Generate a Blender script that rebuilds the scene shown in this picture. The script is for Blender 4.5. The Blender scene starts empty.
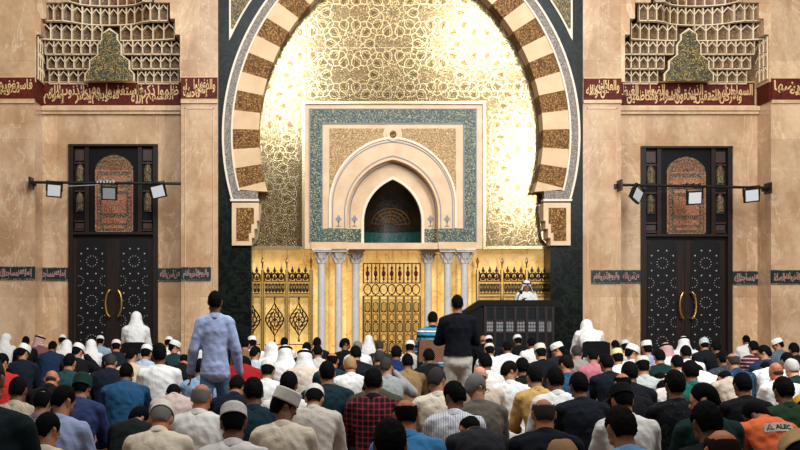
import bpy, bmesh, math, random
import numpy as np
from mathutils import Vector, Matrix, Euler, noise
from mathutils.geometry import tessellate_polygon

S = bpy.context.scene
COL = S.collection
# ------------------------------------------------------------------ camera, light, exposure
EYE, HY = 1.5, 308.0                     # eye height, image row of the horizon (level camera, lens shifted up)
cam = bpy.data.cameras.new('camera'); cam.sensor_width = 36; cam.lens = 45.0
VPX = 300.0                              # image column straight ahead of the camera
cam.shift_y = (HY - 225) / 800.0; cam.shift_x = (400 - VPX) / 800.0
cam.clip_end = 200
cam_o = bpy.data.objects.new('camera', cam); COL.objects.link(cam_o)
cam_o.location = (0, 0, EYE); cam_o.rotation_euler = (math.pi / 2, 0, 0)
S.camera = cam_o
S.view_settings.view_transform = 'Standard'; S.view_settings.look = 'None'
S.view_settings.exposure = 0.0; S.view_settings.gamma = 1.0; S.view_settings.use_curve_mapping = False
w = bpy.data.worlds.new('world'); S.world = w; w.use_nodes = True
bg = w.node_tree.nodes['Background']; bg.inputs[0].default_value = (1.0, 0.93, 0.85, 1); bg.inputs[1].default_value = 0.22

def area(name, loc, target, sx, sy, power, col=(1, .95, .88)):
    l = bpy.data.lights.new(name, 'AREA'); l.shape = 'RECTANGLE'; l.size = sx; l.size_y = sy
    l.energy = power; l.color = col
    o = bpy.data.objects.new(name, l); COL.objects.link(o); o.location = loc
    o.rotation_euler = (Vector(target) - Vector(loc)).to_track_quat('-Z', 'Y').to_euler()
    return o
# added unseen lamps: some mirrored as glare in the gold wall, others broad fill
area('gold_glare_light', (-.6, 8, 10.4), (-1, 22.6, 7.2), 1.5, 5.0, 900, (.84, .93, 1))
area('gold_glare_light', (7.3, 8, 11.7), (4, 22.6, 7.5), 4.0, 2.8, 1000, (.86, .94, 1))
area('gold_glare_light', (8.2, 8, 6.9), (4.5, 22.6, 4.5), 1.2, 3.8, 850, (.96, .98, 1))
area('broad_fill_light', (1.2, 9.5, 12.5), (1.4, 11.5, 0), 13, 13, 1350, (1, .95, .90))  # added broad fill above the crowd, no fixture behind it
area('broad_fill_light', (2.2, 14.5, 13.0), (2.2, 22.5, 5), 18, 2.5, 230, (1, .82, .62))  # added warm fill aimed at the back wall

# ------------------------------------------------------------------ helpers
def L(c):
    if isinstance(c, str): c = tuple(int(c[i:i+2], 16) for i in (0, 2, 4))
    return tuple(((x/255)/12.92 if x/255 <= .04045 else ((x/255+.055)/1.055)**2.4) for x in c) + (1,)
def tag(o, label=None, cat=None, group=None, kind=None):
    if label: o['label'] = label
    if cat: o['category'] = cat
    if group: o['group'] = group
    if kind: o['kind'] = kind
    return o
def empty(name, loc, label=None, cat=None, group=None, kind=None, rz=0):
    o = bpy.data.objects.new(name, None); COL.objects.link(o); o.location = loc; o.rotation_euler = (0, 0, rz)
    o.empty_display_size = .1
    return tag(o, label, cat, group, kind)
class MB:
    def __init__(s, org=(0, 0, 0)): s.v = []; s.f = []; s.o = org
    def add(s, vs, fs):
        n = len(s.v); s.v += [tuple(p) for p in vs]; s.f += [tuple(i + n for i in f) for f in fs]; return s
    def box(s, x0, x1, y0, y1, z0, z1):
        if x0 > x1: x0, x1 = x1, x0
        if z0 > z1: z0, z1 = z1, z0
        return s.add([(x, y, z) for x in (x0, x1) for y in (y0, y1) for z in (z0, z1)],
                     [(0,1,3,2),(4,6,7,5),(0,4,5,1),(2,3,7,6),(0,2,6,4),(1,5,7,3)])
    def prism(s, outer, y0, y1, holes=()):
        """polygon in x,z (with holes) extruded from y0 (front) to y1"""
        loops = [list(outer)] + [list(h) for h in holes]
        flat = [p for l in loops for p in l]
        tri = tessellate_polygon([[Vector((p[0], p[1], 0)) for p in l] for l in loops])
        n = len(flat)
        vs = [(p[0], y0, p[1]) for p in flat] + [(p[0], y1, p[1]) for p in flat]
        fs = [t for t in tri] + [tuple(i + n for i in reversed(t)) for t in tri]
        k = 0
        for l in loops:
            m = len(l)
            for i in range(m): fs.append((k+i, k+(i+1) % m, n+k+(i+1) % m, n+k+i))
            k += m
        return s.add(vs, fs)
    def tube(s, pts, r, seg=6, closed=False):
        pts = [Vector(p) for p in pts]; n = len(pts)
        rs = r if isinstance(r, (list, tuple)) else [r]*n
        rings = []; up = None
        for i, p in enumerate(pts):
            a = pts[(i-1) % n] if (i or closed) else p; b = pts[(i+1) % n] if (i < n-1 or closed) else p
            t = (b - a)
            t = t.normalized() if t.length > 1e-9 else Vector((0, 0, 1))
            if up is None: up = Vector((0, 1, 0)) if abs(t.y) < .9 else Vector((1, 0, 0))
            u = t.cross(up).normalized(); vv = u.cross(t).normalized(); up = vv
            rings.append([p + (u*math.cos(q*2*math.pi/seg) + vv*math.sin(q*2*math.pi/seg))*rs[i] for q in range(seg)])
        vs = [q for rg in rings for q in rg]; fs = []
        for i in range(n if closed else n-1):
            j = (i+1) % n
            for q in range(seg): fs.append((i*seg+q, i*seg+(q+1) % seg, j*seg+(q+1) % seg, j*seg+q))
        if not closed: fs += [tuple(reversed(range(seg))), tuple(range((n-1)*seg, n*seg))]
        return s.add(vs, fs)
    def bar(s, p, q, wd, y0, y1):
        """flat bar between two x,z points"""
        dx, dz = q[0]-p[0], q[1]-p[1]; l = math.hypot(dx, dz) or 1; nx, nz = -dz/l*wd/2, dx/l*wd/2
        return s.prism([(p[0]+nx, p[1]+nz), (q[0]+nx, q[1]+nz), (q[0]-nx, q[1]-nz), (p[0]-nx, p[1]-nz)], y0, y1)
    def lathe(s, prof, cx=0, cy=0, seg=20, cz=0, sq=1, closed_ends=True):
        vs = []; fs = []; m = len(prof)
        for (r, z) in prof:
            for q in range(seg):
                a = q*2*math.pi/seg; vs.append((cx+r*math.cos(a), cy+sq*r*math.sin(a), cz+z))
        for i in range(m-1):
            for q in range(seg): fs.append((i*seg+q, i*seg+(q+1) % seg, (i+1)*seg+(q+1) % seg, (i+1)*seg+q))
        if closed_ends: fs += [tuple(reversed(range(seg))), tuple(range((m-1)*seg, m*seg))]
        return s.add(vs, fs)
    def grid(s, P, cu=False):
        """P[i][j] points"""
        a, b = len(P), len(P[0]); vs = [p for r in P for p in r]; fs = []
        for i in range(a-1):
            for j in range(b if cu else b-1): fs.append((i*b+j, i*b+(j+1) % b, (i+1)*b+(j+1) % b, (i+1)*b+j))
        return s.add(vs, fs)
    def mesh(s, name, mat=None, smooth=False):
        me = bpy.data.meshes.new(name)
        me.from_pydata([(x-s.o[0], y-s.o[1], z-s.o[2]) for x, y, z in s.v], [], s.f)
        bm = bmesh.new(); bm.from_mesh(me); bmesh.ops.recalc_face_normals(bm, faces=bm.faces); bm.to_mesh(me); bm.free()
        if mat: me.materials.append(mat)
        if smooth:
            me.polygons.foreach_set('use_smooth', [True]*len(me.polygons))
            if smooth != 'all': me.set_sharp_from_angle(angle=math.radians(40))
        me.update(); return me
    def build(s, name, mat, parent=None, smooth=False, **kw):
        o = bpy.data.objects.new(name, s.mesh(name, mat, smooth)); COL.objects.link(o)
        if parent: o.parent = parent
        else: o.location = s.o
        return tag(o, **kw)
def W(px, py, Y):                        # a point of the photograph at distance Y
    return ((px-VPX)*Y/1000.0, Y, EYE+(HY-py)*Y/1000.0)
def XZ(px, py, Y): a = W(px, py, Y); return (a[0], a[2])
def X(px, Y): return (px-VPX)*Y/1000.0
def Z(py, Y): return EYE+(HY-py)*Y/1000.0

# ------------------------------------------------------------------ materials
class NT:
    def __init__(s, m): s.t = m.node_tree; s.n = s.t.nodes; s.l = s.t.links
    def new(s, ty, **kw):
        n = s.n.new(ty)
        for k, v in kw.items(): setattr(n, k, v)
        return n
    def link(s, a, b): s.l.new(a, b)
    def coord(s, scale=(1, 1, 1), kind='Object', rot=(0, 0, 0)):
        c = s.new('ShaderNodeTexCoord'); m = s.new('ShaderNodeMapping'); m.inputs['Scale'].default_value = scale; m.inputs['Rotation'].default_value = rot
        s.link(c.outputs[kind], m.inputs[0]); return m.outputs[0]
    def noise(s, v, scale, detail=3, rough=.5, dist=0):
        n = s.new('ShaderNodeTexNoise'); n.inputs['Scale'].default_value = scale; n.inputs['Detail'].default_value = detail
        n.inputs['Roughness'].default_value = rough; n.inputs['Distortion'].default_value = dist
        if v: s.link(v, n.inputs['Vector'])
        return n
    def ramp(s, f, stops, interp='LINEAR'):
        r = s.new('ShaderNodeValToRGB'); r.color_ramp.interpolation = interp
        el = r.color_ramp.elements
        while len(el) < len(stops): el.new(.5)
        for e, (p, c) in zip(el, stops): e.position = p; e.color = c if not isinstance(c, (str,)) else L(c)
        s.link(f, r.inputs[0]); return r.outputs[0]
    def math(s, op, a, b=None, c=None):
        n = s.new('ShaderNodeMath', operation=op)
        for i, q in enumerate((a, b, c)):
            if q is None: continue
            if isinstance(q, (int, float)): n.inputs[i].default_value = q
            else: s.link(q, n.inputs[i])
        return n.outputs[0]
    def mix(s, f, a, b, mode='MIX'):
        n = s.new('ShaderNodeMix', data_type='RGBA', blend_type=mode)
        for i, q in ((0, f), (6, a), (7, b)):
            if isinstance(q, (int, float)): n.inputs[i].default_value = q
            elif isinstance(q, tuple): n.inputs[i].default_value = q
            elif isinstance(q, str): n.inputs[i].default_value = L(q)
            else: s.link(q, n.inputs[i])
        return n.outputs[2]
    def bump(s, h, strength, dist=.02):
        b = s.new('ShaderNodeBump'); b.inputs['Strength'].default_value = strength; b.inputs['Distance'].default_value = dist
        s.link(h, b.inputs['Height']); s.link(b.outputs[0], s.n['Principled BSDF'].inputs['Normal'])
def mat(name, col='808080', rough=.6, metal=0, fn=None, spec=None, emit=None, sheen=0):
    m = bpy.data.materials.new(name); m.use_nodes = True; t = NT(m); p = t.n['Principled BSDF']
    p.inputs['Base Color'].default_value = L(col); p.inputs['Roughness'].default_value = rough; p.inputs['Metallic'].default_value = metal
    if spec is not None: p.inputs['Specular IOR Level'].default_value = spec
    if sheen: p.inputs['Sheen Weight'].default_value = sheen
    if emit: p.inputs['Emission Color'].default_value = L(emit[0]); p.inputs['Emission Strength'].default_value = emit[1]
    if fn:
        c = fn(t)
        if c is not None: t.link(c, p.inputs['Base Color'])
    return m
def f_marble(a, b, vein, sc=.45):
    def fn(t):
        v = t.coord(); vd = t.coord((1.5, 1, .75), rot=(0, math.radians(38), 0))
        n1 = t.noise(v, sc*1.3, 7, .62, .8); c = t.ramp(n1.outputs[0], [(.34, a), (.66, b)])
        n4 = t.noise(vd, sc*3, 6, .6, .9); c = t.mix(t.ramp(n4.outputs[0], [(.42, (0,0,0,1)), (.66, (.5,.5,.5,1))]), c, vein)
        n2 = t.noise(vd, sc*1.5, 6, .6, 1.6)
        d = t.math('ABSOLUTE', t.math('SUBTRACT', n2.outputs[0], .5)); vn = t.ramp(d, [(0, (1,1,1,1)), (.012, (0,0,0,1))])
        c = t.mix(t.math('MULTIPLY', vn, .55), c, 'efdcc0')
        n3 = t.noise(v, 9, 5, .65); c = t.mix(.2, c, t.ramp(n3.outputs[0], [(.3, '8a6a4a'), (.7, 'f0e0c8')]), 'OVERLAY')
        br = t.new('ShaderNodeTexBrick'); br.inputs['Scale'].default_value = 1; br.inputs['Brick Width'].default_value = 1.15; br.inputs['Row Height'].default_value = 1.75
        br.inputs['Mortar Size'].default_value = .004; br.offset = 0; br.inputs['Bias'].default_value = -.1
        t.link(t.coord(rot=(math.pi/2, 0, 0)), br.inputs['Vector']); br.inputs['Color1'].default_value = (1,1,1,1); br.inputs['Color2'].default_value = (.80,.79,.79,1); br.inputs['Mortar'].default_value = (.7,.66,.62,1)
        return t.mix(1.0, c, br.outputs[0], 'MULTIPLY')
    return fn
def f_scroll(bgc, fg, sc=18, width=.09, third=None):
    """arabesque scroll: curling lines over a ground"""
    def fn(t):
        v = t.coord(); n = t.noise(v, sc*.55, 2, .5, .6)
        d = t.math('ABSOLUTE', t.math('SUBTRACT', t.math('FRACT', t.math('MULTIPLY', n.outputs[0], 6.0)), .5))
        l = t.ramp(d, [(0, (1,1,1,1)), (width*1.3, (1,1,1,1)), (width*1.3+.08, (0,0,0,1))])
        vo = t.new('ShaderNodeTexVoronoi'); vo.inputs['Scale'].default_value = sc; t.link(v, vo.inputs['Vector'])
        dots = t.ramp(vo.outputs['Distance'], [(.22, (1,1,1,1)), (.3, (0,0,0,1))])
        c = t.mix(l, bgc, fg)
        c = t.mix(dots, c, third or fg)
        t.bump(l, .4, .01)
        return c
    return fn
def f_cloth(c):
    def fn(t):
        v = t.coord(); n = t.noise(v, 7, 3, .5, .8); n2 = t.noise(v, 300, 1)
        t.bump(n.outputs[0], .6, .03)
        return t.mix(t.ramp(n.outputs[0], [(.35, (0,0,0,1)), (.65, (1,1,1,1))]), tuple(x*.9 for x in L(c)[:3])+(1,), L(c))
    return fn
M = {}
M['marble'] = mat('cream_marble', fn=f_marble('c19c78', 'dfc2a0', 'a07a56'), rough=.2)
M['marble2'] = mat('pale_marble_trim', fn=f_marble('d2ae88', 'dfc3a2', 'b99468', .8), rough=.3)
M['cream'] = mat('cream_stone', fn=lambda t: t.ramp(t.noise(t.coord(), 3, 5).outputs[0], [(.3, 'cfaa80'), (.7, 'dfc09a')]), rough=.45)
M['tan'] = mat('tan_stone', fn=lambda t: t.ramp(t.noise(t.coord(), 3, 5).outputs[0], [(.3, 'cba578'), (.7, 'd9b78c')]), rough=.5)
M['line'] = mat('ivory_line', 'e2d3bb', .5)
M['blueline'] = mat('slate_line', '7d8088', .5)
M['green'] = mat('green_marble', fn=lambda t: t.mix(t.ramp(t.math('ABSOLUTE', t.math('SUBTRACT', t.noise(t.coord(), 1.6, 8, .7, 2.5).outputs[0], .5)), [(0, (1,1,1,1)), (.05, (0,0,0,1))]), '060908', '1a241e'), rough=.3, spec=.14)
M['gold'] = mat('gold_mosaic', rough=.19, metal=.85, fn=lambda t: (f_scroll('705c3e', 'a18c66', 34, .1)(t)))
M['goldstrap'] = mat('gold_strap', 'bcaa84', .24, .8)
M['petal'] = mat('bronze_petal', rough=.2, metal=.8, fn=f_scroll('5c4628', '86703f', 40, .1))
M['brownscroll'] = mat('brown_carving', fn=f_scroll('583414', 'b08446', 20, .06), rough=.55, spec=.2)
M['goldscroll'] = mat('gold_carving', fn=f_scroll('8a6334', 'd4b27c', 26, .1), rough=.5)
M['mosaic'] = mat('grey_mosaic', rough=.5, fn=f_scroll('5c504a', 'b4a594', 30, .07))
M['teal'] = mat('teal_carving', fn=f_scroll('10353a', 'a8a478', 20, .045), rough=.45)
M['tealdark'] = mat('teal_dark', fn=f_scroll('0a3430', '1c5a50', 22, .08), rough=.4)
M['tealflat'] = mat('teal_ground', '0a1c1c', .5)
M['maroon'] = mat('maroon_ground', fn=lambda t: t.ramp(t.noise(t.coord(), 20, 4).outputs[0], [(.35, '42140b'), (.65, '641f12')]), rough=.6, spec=.2)
M['goldletter'] = mat('gold_letters', 'd8b078', .45)
M['rosedletter'] = mat('rose_letters', 'a98378', .5)
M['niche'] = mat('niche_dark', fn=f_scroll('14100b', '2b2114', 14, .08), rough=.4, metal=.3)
M['bronze'] = mat('dark_bronze', '2a1d12', .4, .4)
M['brass'] = mat('brass', 'c49a50', .3, .9)
M['brassbar'] = mat('brass_bar', 'caa45a', .35, .8)
M['column'] = mat('grey_white_marble', fn=lambda t: t.ramp(t.noise(t.coord(), 4, 5, .6, 1).outputs[0], [(.3, 'bab4ab'), (.7, 'd6d0c6')]), rough=.3)
def f_onyx(t):
    v = t.coord((1, 1, .8)); n = t.noise(v, 1.1, 7, .62, 1.8); n2 = t.noise(v, 2.3, 6, .6, 2.5)
    c = t.ramp(n.outputs[0], [(.3, 'e4ac52'), (.52, 'efc576'), (.75, 'f6d898')])
    d = t.ramp(t.math('ABSOLUTE', t.math('SUBTRACT', n2.outputs[0], .56)), [(0, (1,1,1,1)), (.03, (0,0,0,1))])
    c = t.mix(t.math('MULTIPLY', d, .55), c, 'a85c18')
    p = t.n['Principled BSDF']; t.link(c, p.inputs['Emission Color']); p.inputs['Emission Strength'].default_value = .55
    return c
M['onyx'] = mat('backlit_onyx', fn=f_onyx, rough=.25)
def f_wood(a, b):
    return lambda t: t.ramp(t.noise(t.coord((6, 6, .8)), 3, 5, .6, .6).outputs[0], [(.3, a), (.7, b)])
M['wood'] = mat('dark_wood', fn=f_wood('140b07', '28170f'), rough=.45, spec=.3)
M['wood2'] = mat('black_wood', fn=f_wood('090707', '110c0c'), rough=.45, spec=.15)
M['woodred'] = mat('reddish_wood', fn=f_wood('2a1710', '42241a'), rough=.45)
M['copper'] = mat('copper_inlay', fn=f_scroll('7a4632', 'b8805a', 26, .1), rough=.5)
M['copperdark'] = mat('inlay_dark', fn=f_scroll('33241a', '8f7a50', 26, .07), rough=.5)
M['leaf'] = mat('leather_black', '0d0a0b', .5, spec=.25)
M['pearl'] = mat('pearl_inlay', 'aaa9a8', .4)
M['black'] = mat('black_metal', '0c0c0d', .45, .2)
M['lens'] = mat('lamp_glass', 'd0d2d4', .25)
M['lensgrey'] = mat('lamp_glass_grey', '8a8c8c', .25)
M['muqframe'] = mat('muqarnas_frame', 'd8c2a0', .5)
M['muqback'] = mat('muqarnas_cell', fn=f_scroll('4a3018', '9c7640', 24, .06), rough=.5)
M['muqgreen'] = mat('green_gold_panel', fn=f_scroll('2a2c12', 'b08c44', 15, .06, '56501f'), rough=.5)
M['dome'] = mat('dome_paint', fn=f_scroll('3f4632', '8f4a34', 12, .14, 'a08a5c'), rough=.5)
M['carpet'] = mat('carpet', fn=lambda t: t.ramp(t.noise(t.coord(), 40, 3).outputs[0], [(.3, '5a3428'), (.7, '7a5240')]), rough=.95)
M['inlay'] = mat('bone_inlay', '77777a', .5)
M['pane'] = mat('smoked_panel', '171c20', .25, spec=.25)
# ------------------------------------------------------------------ the hall
Y0 = 22.22            # face of pilasters and great arch
YR = Y0 + .66         # walls behind the door bays
YG = Y0 + .38         # gold wall
YM = YG - .22         # face of the prayer niche surround
TOP = Z(-130, Y0)
MB().box(-15, 15, -2, YG+3, -.2, 0).build('floor', M['carpet'], kind='structure')

def rect(x0, x1, y0, y1, Y): return [(X(x0, Y), Z(y1, Y)), (X(x1, Y), Z(y1, Y)), (X(x1, Y), Z(y0, Y)), (X(x0, Y), Z(y0, Y))]
FL = HY + EYE*1000/Y0       # image row of the floor at the wall
def wallrect(x0, x1, Y): return [(X(x0, Y), 0), (X(x1, Y), 0), (X(x1, Y), TOP), (X(x0, Y), TOP)]
# pilasters: the strips of wall that stand forward of the door bays
MB((X(-120, Y0), Y0, 0)).prism([(X(-270, Y0), 0), (X(35, Y0), 0), (X(35, Y0), TOP), (X(-270, Y0), TOP)], Y0, YR+.3).build('wall_left', M['marble'], kind='structure')
MB((X(200, Y0), Y0, 0)).prism(wallrect(181, 218, Y0), Y0, YG+.9).build('wall_left_pier', M['marble'], kind='structure')
MB((X(600, Y0), Y0, 0)).prism(wallrect(583, 621, Y0), Y0, YG+.9).build('wall_right_pier', M['marble'], kind='structure')
MB((X(920, Y0), Y0, 0)).prism([(X(771, Y0), 0), (X(1070, Y0), 0), (X(1070, Y0), TOP), (X(771, Y0), TOP)], Y0, YR+.3).build('wall_right', M['marble'], kind='structure')

# great arch outline (photo units): two arcs, R=229 about centres 50 either side of the axis
AX, AY, AE = 401.0, 135.0, 50.0
def arc(R, ybot, n=48, ap=True):
    a0 = math.asin(-(ybot-AY)/R); a1 = math.acos(AE/R)
    pts = []
    for i in range(n+1):
        a = a0+(a1-a0)*i/n; pts.append((AX+AE-R*math.cos(a), AY-R*math.sin(a)))
    return pts
def full(R, ybot, n=48):
    l = arc(R, ybot, n); return l + [(2*AX-x, y) for x, y in reversed(l[:-1])]
def P(pts, Y): return [XZ(x, y, Y) for x, y in pts]

hole = [(551, FL-.5), (551, 202)] + list(reversed(full(229, 202))) + [(251, 202), (251, FL-.5)]
MB((X(400, Y0), Y0, 0)).prism([(X(218, Y0), 0)] + P([(251, FL)] , Y0) + list(reversed(P(hole, Y0)))[1:-1] + P([(551, FL)], Y0) + [(X(583, Y0), 0), (X(583, Y0), TOP), (X(218, Y0), TOP)], Y0+.06, YG+.3).build('wall_back_arch', M['green'], kind='structure')
# gold wall with the niche opening
def ogive(cx, half, apex, spring, base, n=20):
    """pointed arch outline from left base over the apex to right base"""
    h = spring-apex
    R = (half*half+h*h)/(2*half)
    pts = [(cx-half, base), (cx-half, spring)]
    a1 = math.asin(min(1, h/R))
    for i in range(1, n+1):
        a = a1*i/n; pts.append((cx-half+R-R*math.cos(a), spring-R*math.sin(a)))
    return pts + [(2*cx-x, y) for x, y in reversed(pts[:-1])]
NCX = 392.7
g = MB((X(400, YG), YG, 0))
g.prism([XZ(225, 247, YG), XZ(338, 247, YG)] + P(ogive(NCX, 52, 145, 215, 247), YG)[0:] + [XZ(448, 247, YG), XZ(576, 247, YG), XZ(576, -110, YG), XZ(225, -110, YG)], YG, YG+.08)
gw = g.build('wall_back_gold', M['gold'], kind='structure')
# strapwork rosettes standing proud of the gold wall
st = MB((X(400, YG), YG, 0)); pt = MB((X(400, YG), YG, 0))
k = YG/1000.0
def inside(x, y):
    if y > 246 or x < 252 and y > 203 or x > 549 and y > 203: return False
    if 300 < x < 487 and y > 100: return False
    return True
def seg(a, b, wd=.022):
    wd *= .6
    if inside(*a) and inside(*b): st.bar(XZ(*a, YG), XZ(*b, YG), wd, YG-.018, YG+.001)
dx, dy = 43.5, 31.0
for i in range(-5, 6):
    for j in range(-6, 7):
        if (i+j) % 2: continue
        cx, cy = 393.5+i*dx, 75+j*dy-31*0
        if not (215 < cx < 590 and -75 < cy < 262): continue
        n = 10
        for q in range(n):
            a = 2*math.pi*q/n
            def pp(r, da): return (cx+r*math.cos(a+da), cy+r*math.sin(a+da))
            kite = [pp(13, 0), pp(16.5, -.2), pp(20.5, -.25), pp(24, -.13), pp(25, 0), pp(24, .13), pp(20.5, .25), pp(16.5, .2)]
            for u in range(8): seg(kite[u], kite[(u+1) % 8])
            inner = [pp(15.2, 0), pp(17.3, -.12), pp(20.3, -.16), pp(22.3, -.08), pp(22.9, 0), pp(22.3, .08), pp(20.3, .16), pp(17.3, .12)]
            if all(inside(*z) for z in inner): pt.prism(P(inner, YG), YG-.006, YG+.001)
            seg(pp(14.4, 0), pp(22, -.14), .01); seg(pp(14.4, 0), pp(22, .14), .01); seg(pp(25, 0), pp(28, 0), .014)
            seg(pp(13, 0), pp(10, math.pi/n), .018); seg(pp(10, math.pi/n), pp(13, 2*math.pi/n), .018)
            seg(pp(24, .13), pp(27.6, math.pi/n), .02); seg(pp(27.6, math.pi/n), pp(24, 2*math.pi/n-.13), .02)
            seg(pp(13, 0), pp(4, 0), .012); seg(pp(7, 0), pp(7, 2*math.pi/n), .014)
for yy in (-40, 5, 48, 92, 135, 178, 222):
    seg((256, yy), (299 if yy > 100 else 545, yy), .012)
    if yy > 100: seg((488, yy), (545, yy), .012)
st.build('strapwork', M['goldstrap'], gw); pt.build('petal_inlay', M['petal'], gw)

# great arch: mosaic border, voussoirs, soffit
ao = (X(AX, Y0), Y0, Z(200, Y0))
arch = empty('great_arch', ao, 'great pointed horseshoe arch of alternating cream and carved brown blocks with grey mosaic border', 'arch')
def band(R1, R0, yb, y0, y1, name, m, smooth=False):
    a = P(full(R1, yb), Y0); b = P(full(R0, yb), Y0)
    return MB(ao).prism(a + list(reversed(b)), y0, y1).build(name, m, arch)
b = MB(ao); b.prism(P(full(227, 191), Y0) + list(reversed(P(full(220, 191), Y0))), Y0-.02, Y0+.2)
for s in (1, -1):
    q = [(231, 191), (258, 191), (258, 199.5), (232.5, 199.5)]
    if s < 0: q = [(2*AX-x, y) for x, y in q]
    b.prism(P(q, Y0), Y0-.02, Y0+.2)
b.build('mosaic_border', M['mosaic'], arch)
band(229, 227, 200, Y0-.04, Y0+.2, 'outer_moulding', M['line'])
band(220, 218.3, 191, Y0-.04, Y0+.2, 'inner_moulding', M['line'])
for s in (1, -1):
    b = MB(ao)
    for q in ([(230, 199.3), (259, 199.3), (259, 201.3), (230.5, 201.3)], [(239, 189.8), (259, 189.8), (259, 191.3), (240, 191.3)])[:1]:
        if s < 0: q = [(2*AX-x, y) for x, y in q]
        b.prism(P(q, Y0), Y0-.045, Y0+.2)
    b.build('bottom_moulding', M['line'], arch)
for s in (1, -1):
    a = -16.4; brown = False; edges = [-16.4]
    e = -6.5-10.2*.98
    # boundaries: brown blocks centred on -11.3, -1.3, 9, 19.4, 29.8, 40.0 ... and cream between
    cs = [-11.4+10.3*i for i in range(0, 9)]
    spans = [(-17.2, cs[0]-2.65, 0)]
    for i, c in enumerate(cs):
        spans.append((c-2.65, c+2.65, 1))
        spans.append((c+2.65, (cs[i+1]-2.65) if i+1 < len(cs) else 90, 0))
    for a0, a1, br in spans:
        am = math.degrees(math.acos(AE/206))
        a1 = min(a1, am)
        if a0 >= a1-.2: continue
        n = 4; o_, i_ = [], []
        for u in range(n+1):
            t = math.radians(a0+(a1-a0)*u/n)
            o_.append((AX+AE-218.3*math.cos(t), AY-218.3*math.sin(t))); i_.append((AX+AE-192*math.cos(t), AY-192*math.sin(t)))
        pl = [(min(x, AX), min(y, 190 if True else 0)) for x, y in o_ + list(reversed(i_))]
        pl[-1] = (min(i_[0][0], AX), min(i_[0][1], 197))
        if s < 0: pl = [(2*AX-x, y) for x, y in pl]
        MB(ao).prism(P(pl, Y0), Y0 + (.0 if br else -.012), YG-.02).build('carved_block' if br else 'plain_block', M['brownscroll'] if br else M['tan'], arch)
# impost panels under the arch, and the black-green piers' stepped corbels
for s, nm in ((1, 'left'), (-1, 'right')):
    def mx(x): return x if s > 0 else 2*AX-x
    o = (X(mx(245), Y0), Y0, Z(245, Y0))
    im = empty('impost_panel', o, 'framed brown carved panel under the %s foot of the great arch' % nm, 'panel', 'impost panels of the great arch')
    fr = [(mx(232), 245.5), (mx(252), 245.5), (mx(252), 238), (mx(254.5), 238), (mx(254.5), 229), (mx(257), 229), (mx(257), 221), (mx(259), 221), (mx(259), 203), (mx(232), 203)]
    MB(o).prism(P(fr, Y0), Y0-.05, YG-.02).build('panel_frame', M['cream'], im)
    MB(o).prism(P([(mx(236.5), 241), (mx(249), 241), (mx(249), 233), (mx(251.5), 233), (mx(251.5), 224), (mx(254), 224), (mx(254), 208), (mx(236.5), 208)], Y0), Y0-.06, Y0).build('carved_field', M['brownscroll'], im)
    MB(o).prism(P([(mx(252), 245), (mx(258), 238), (mx(259.5), 224), (mx(261), 212), (mx(261), 204), (mx(255), 204)], Y0), Y0+.2, YG-.03).build('corbel', M['goldstrap'], im)
    # spandrel ornament above
    R = 241; pts = []
    for i in range(20):
        y = 36-i*7.5
        dd = R*R-(AY-y)**2
        if dd < 0: break
        pts.append((mx(AX+AE-math.sqrt(dd)), y))
    o2 = (X(mx(240), Y0), Y0, Z(0, Y0))
    sp = empty('spandrel_panel', o2, 'curved triangular green and gold panel above the %s shoulder of the great arch' % nm, 'panel', 'spandrel panels of the great arch')
    poly = [(mx(229), 40)] + pts + [(mx(229), pts[-1][1])]
    MB(o2).prism(P(poly, Y0), Y0+.03, Y0+.07).build('border', M['line'], sp)
    poly = [(mx(231), 28)] + [(x-2*s, y) for x, y in pts[1:]] + [(mx(231), pts[-1][1]+2)]
    MB(o2).prism(P(poly, Y0), Y0+.015, Y0+.04).build('carved_field', M['muqgreen'], sp)

# lettering -------------------------------------------------------
AR = dict(zip('اأإآبةتثجحخدذرزسشصضطظعغفقكلمنهوىيئؤء', [0xFE8D,0xFE83,0xFE87,0xFE81,0xFE8F,0xFE93,0xFE95,0xFE99,0xFE9D,0xFEA1,0xFEA5,0xFEA9,0xFEAB,0xFEAD,0xFEAF,0xFEB1,0xFEB5,0xFEB9,0xFEBD,0xFEC1,0xFEC5,0xFEC9,0xFECD,0xFED1,0xFED5,0xFED9,0xFEDD,0xFEE1,0xFEE5,0xFEE9,0xFEED,0xFEEF,0xFEF1,0xFE89,0xFE85,0xFE80]))
NOJ = set('اأإآةدذرزوىؤء')
def shape(wd):
    wd = wd.replace('لا', '\x01').replace('لأ', '\x02').replace('لإ', '\x03')
    out = []
    for i, c in enumerate(wd):
        pj = i > 0 and wd[i-1] not in NOJ and wd[i-1] not in '\x01\x02\x03' and c != 'ء'
        nj = i < len(wd)-1 and c not in NOJ and c not in '\x01\x02\x03' and wd[i+1] != 'ء'
        if c in '\x01\x02\x03': b_ = {'\x01': 0xFEFB, '\x02': 0xFEF7, '\x03': 0xFEF9}[c]; out.append(chr(b_+(1 if pj else 0))); continue
        b_ = AR[c]
        out.append(chr(b_ + (3 if pj and nj else 2 if nj else 1 if pj else 0)))
    return ''.join(reversed(out))
WC = {}
def textmesh(s, off=.012, arabic=True):
    key = (s, off)
    if key in WC: return WC[key]
    c = bpy.data.curves.new('t', 'FONT'); c.body = shape(s) if arabic else s; c.resolution_u = 3; c.offset = off; c.extrude = .5
    o = bpy.data.objects.new('t', c); COL.objects.link(o); bpy.context.view_layer.update()
    m = bpy.data.meshes.new_from_object(o.evaluated_get(bpy.context.evaluated_depsgraph_get()))
    vs = [tuple(v.co) for v in m.vertices]; fs = [tuple(p.vertices) for p in m.polygons]
    bpy.data.objects.remove(o); bpy.data.curves.remove(c); bpy.data.meshes.remove(m)
    WC[key] = (vs, fs); return WC[key]
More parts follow.
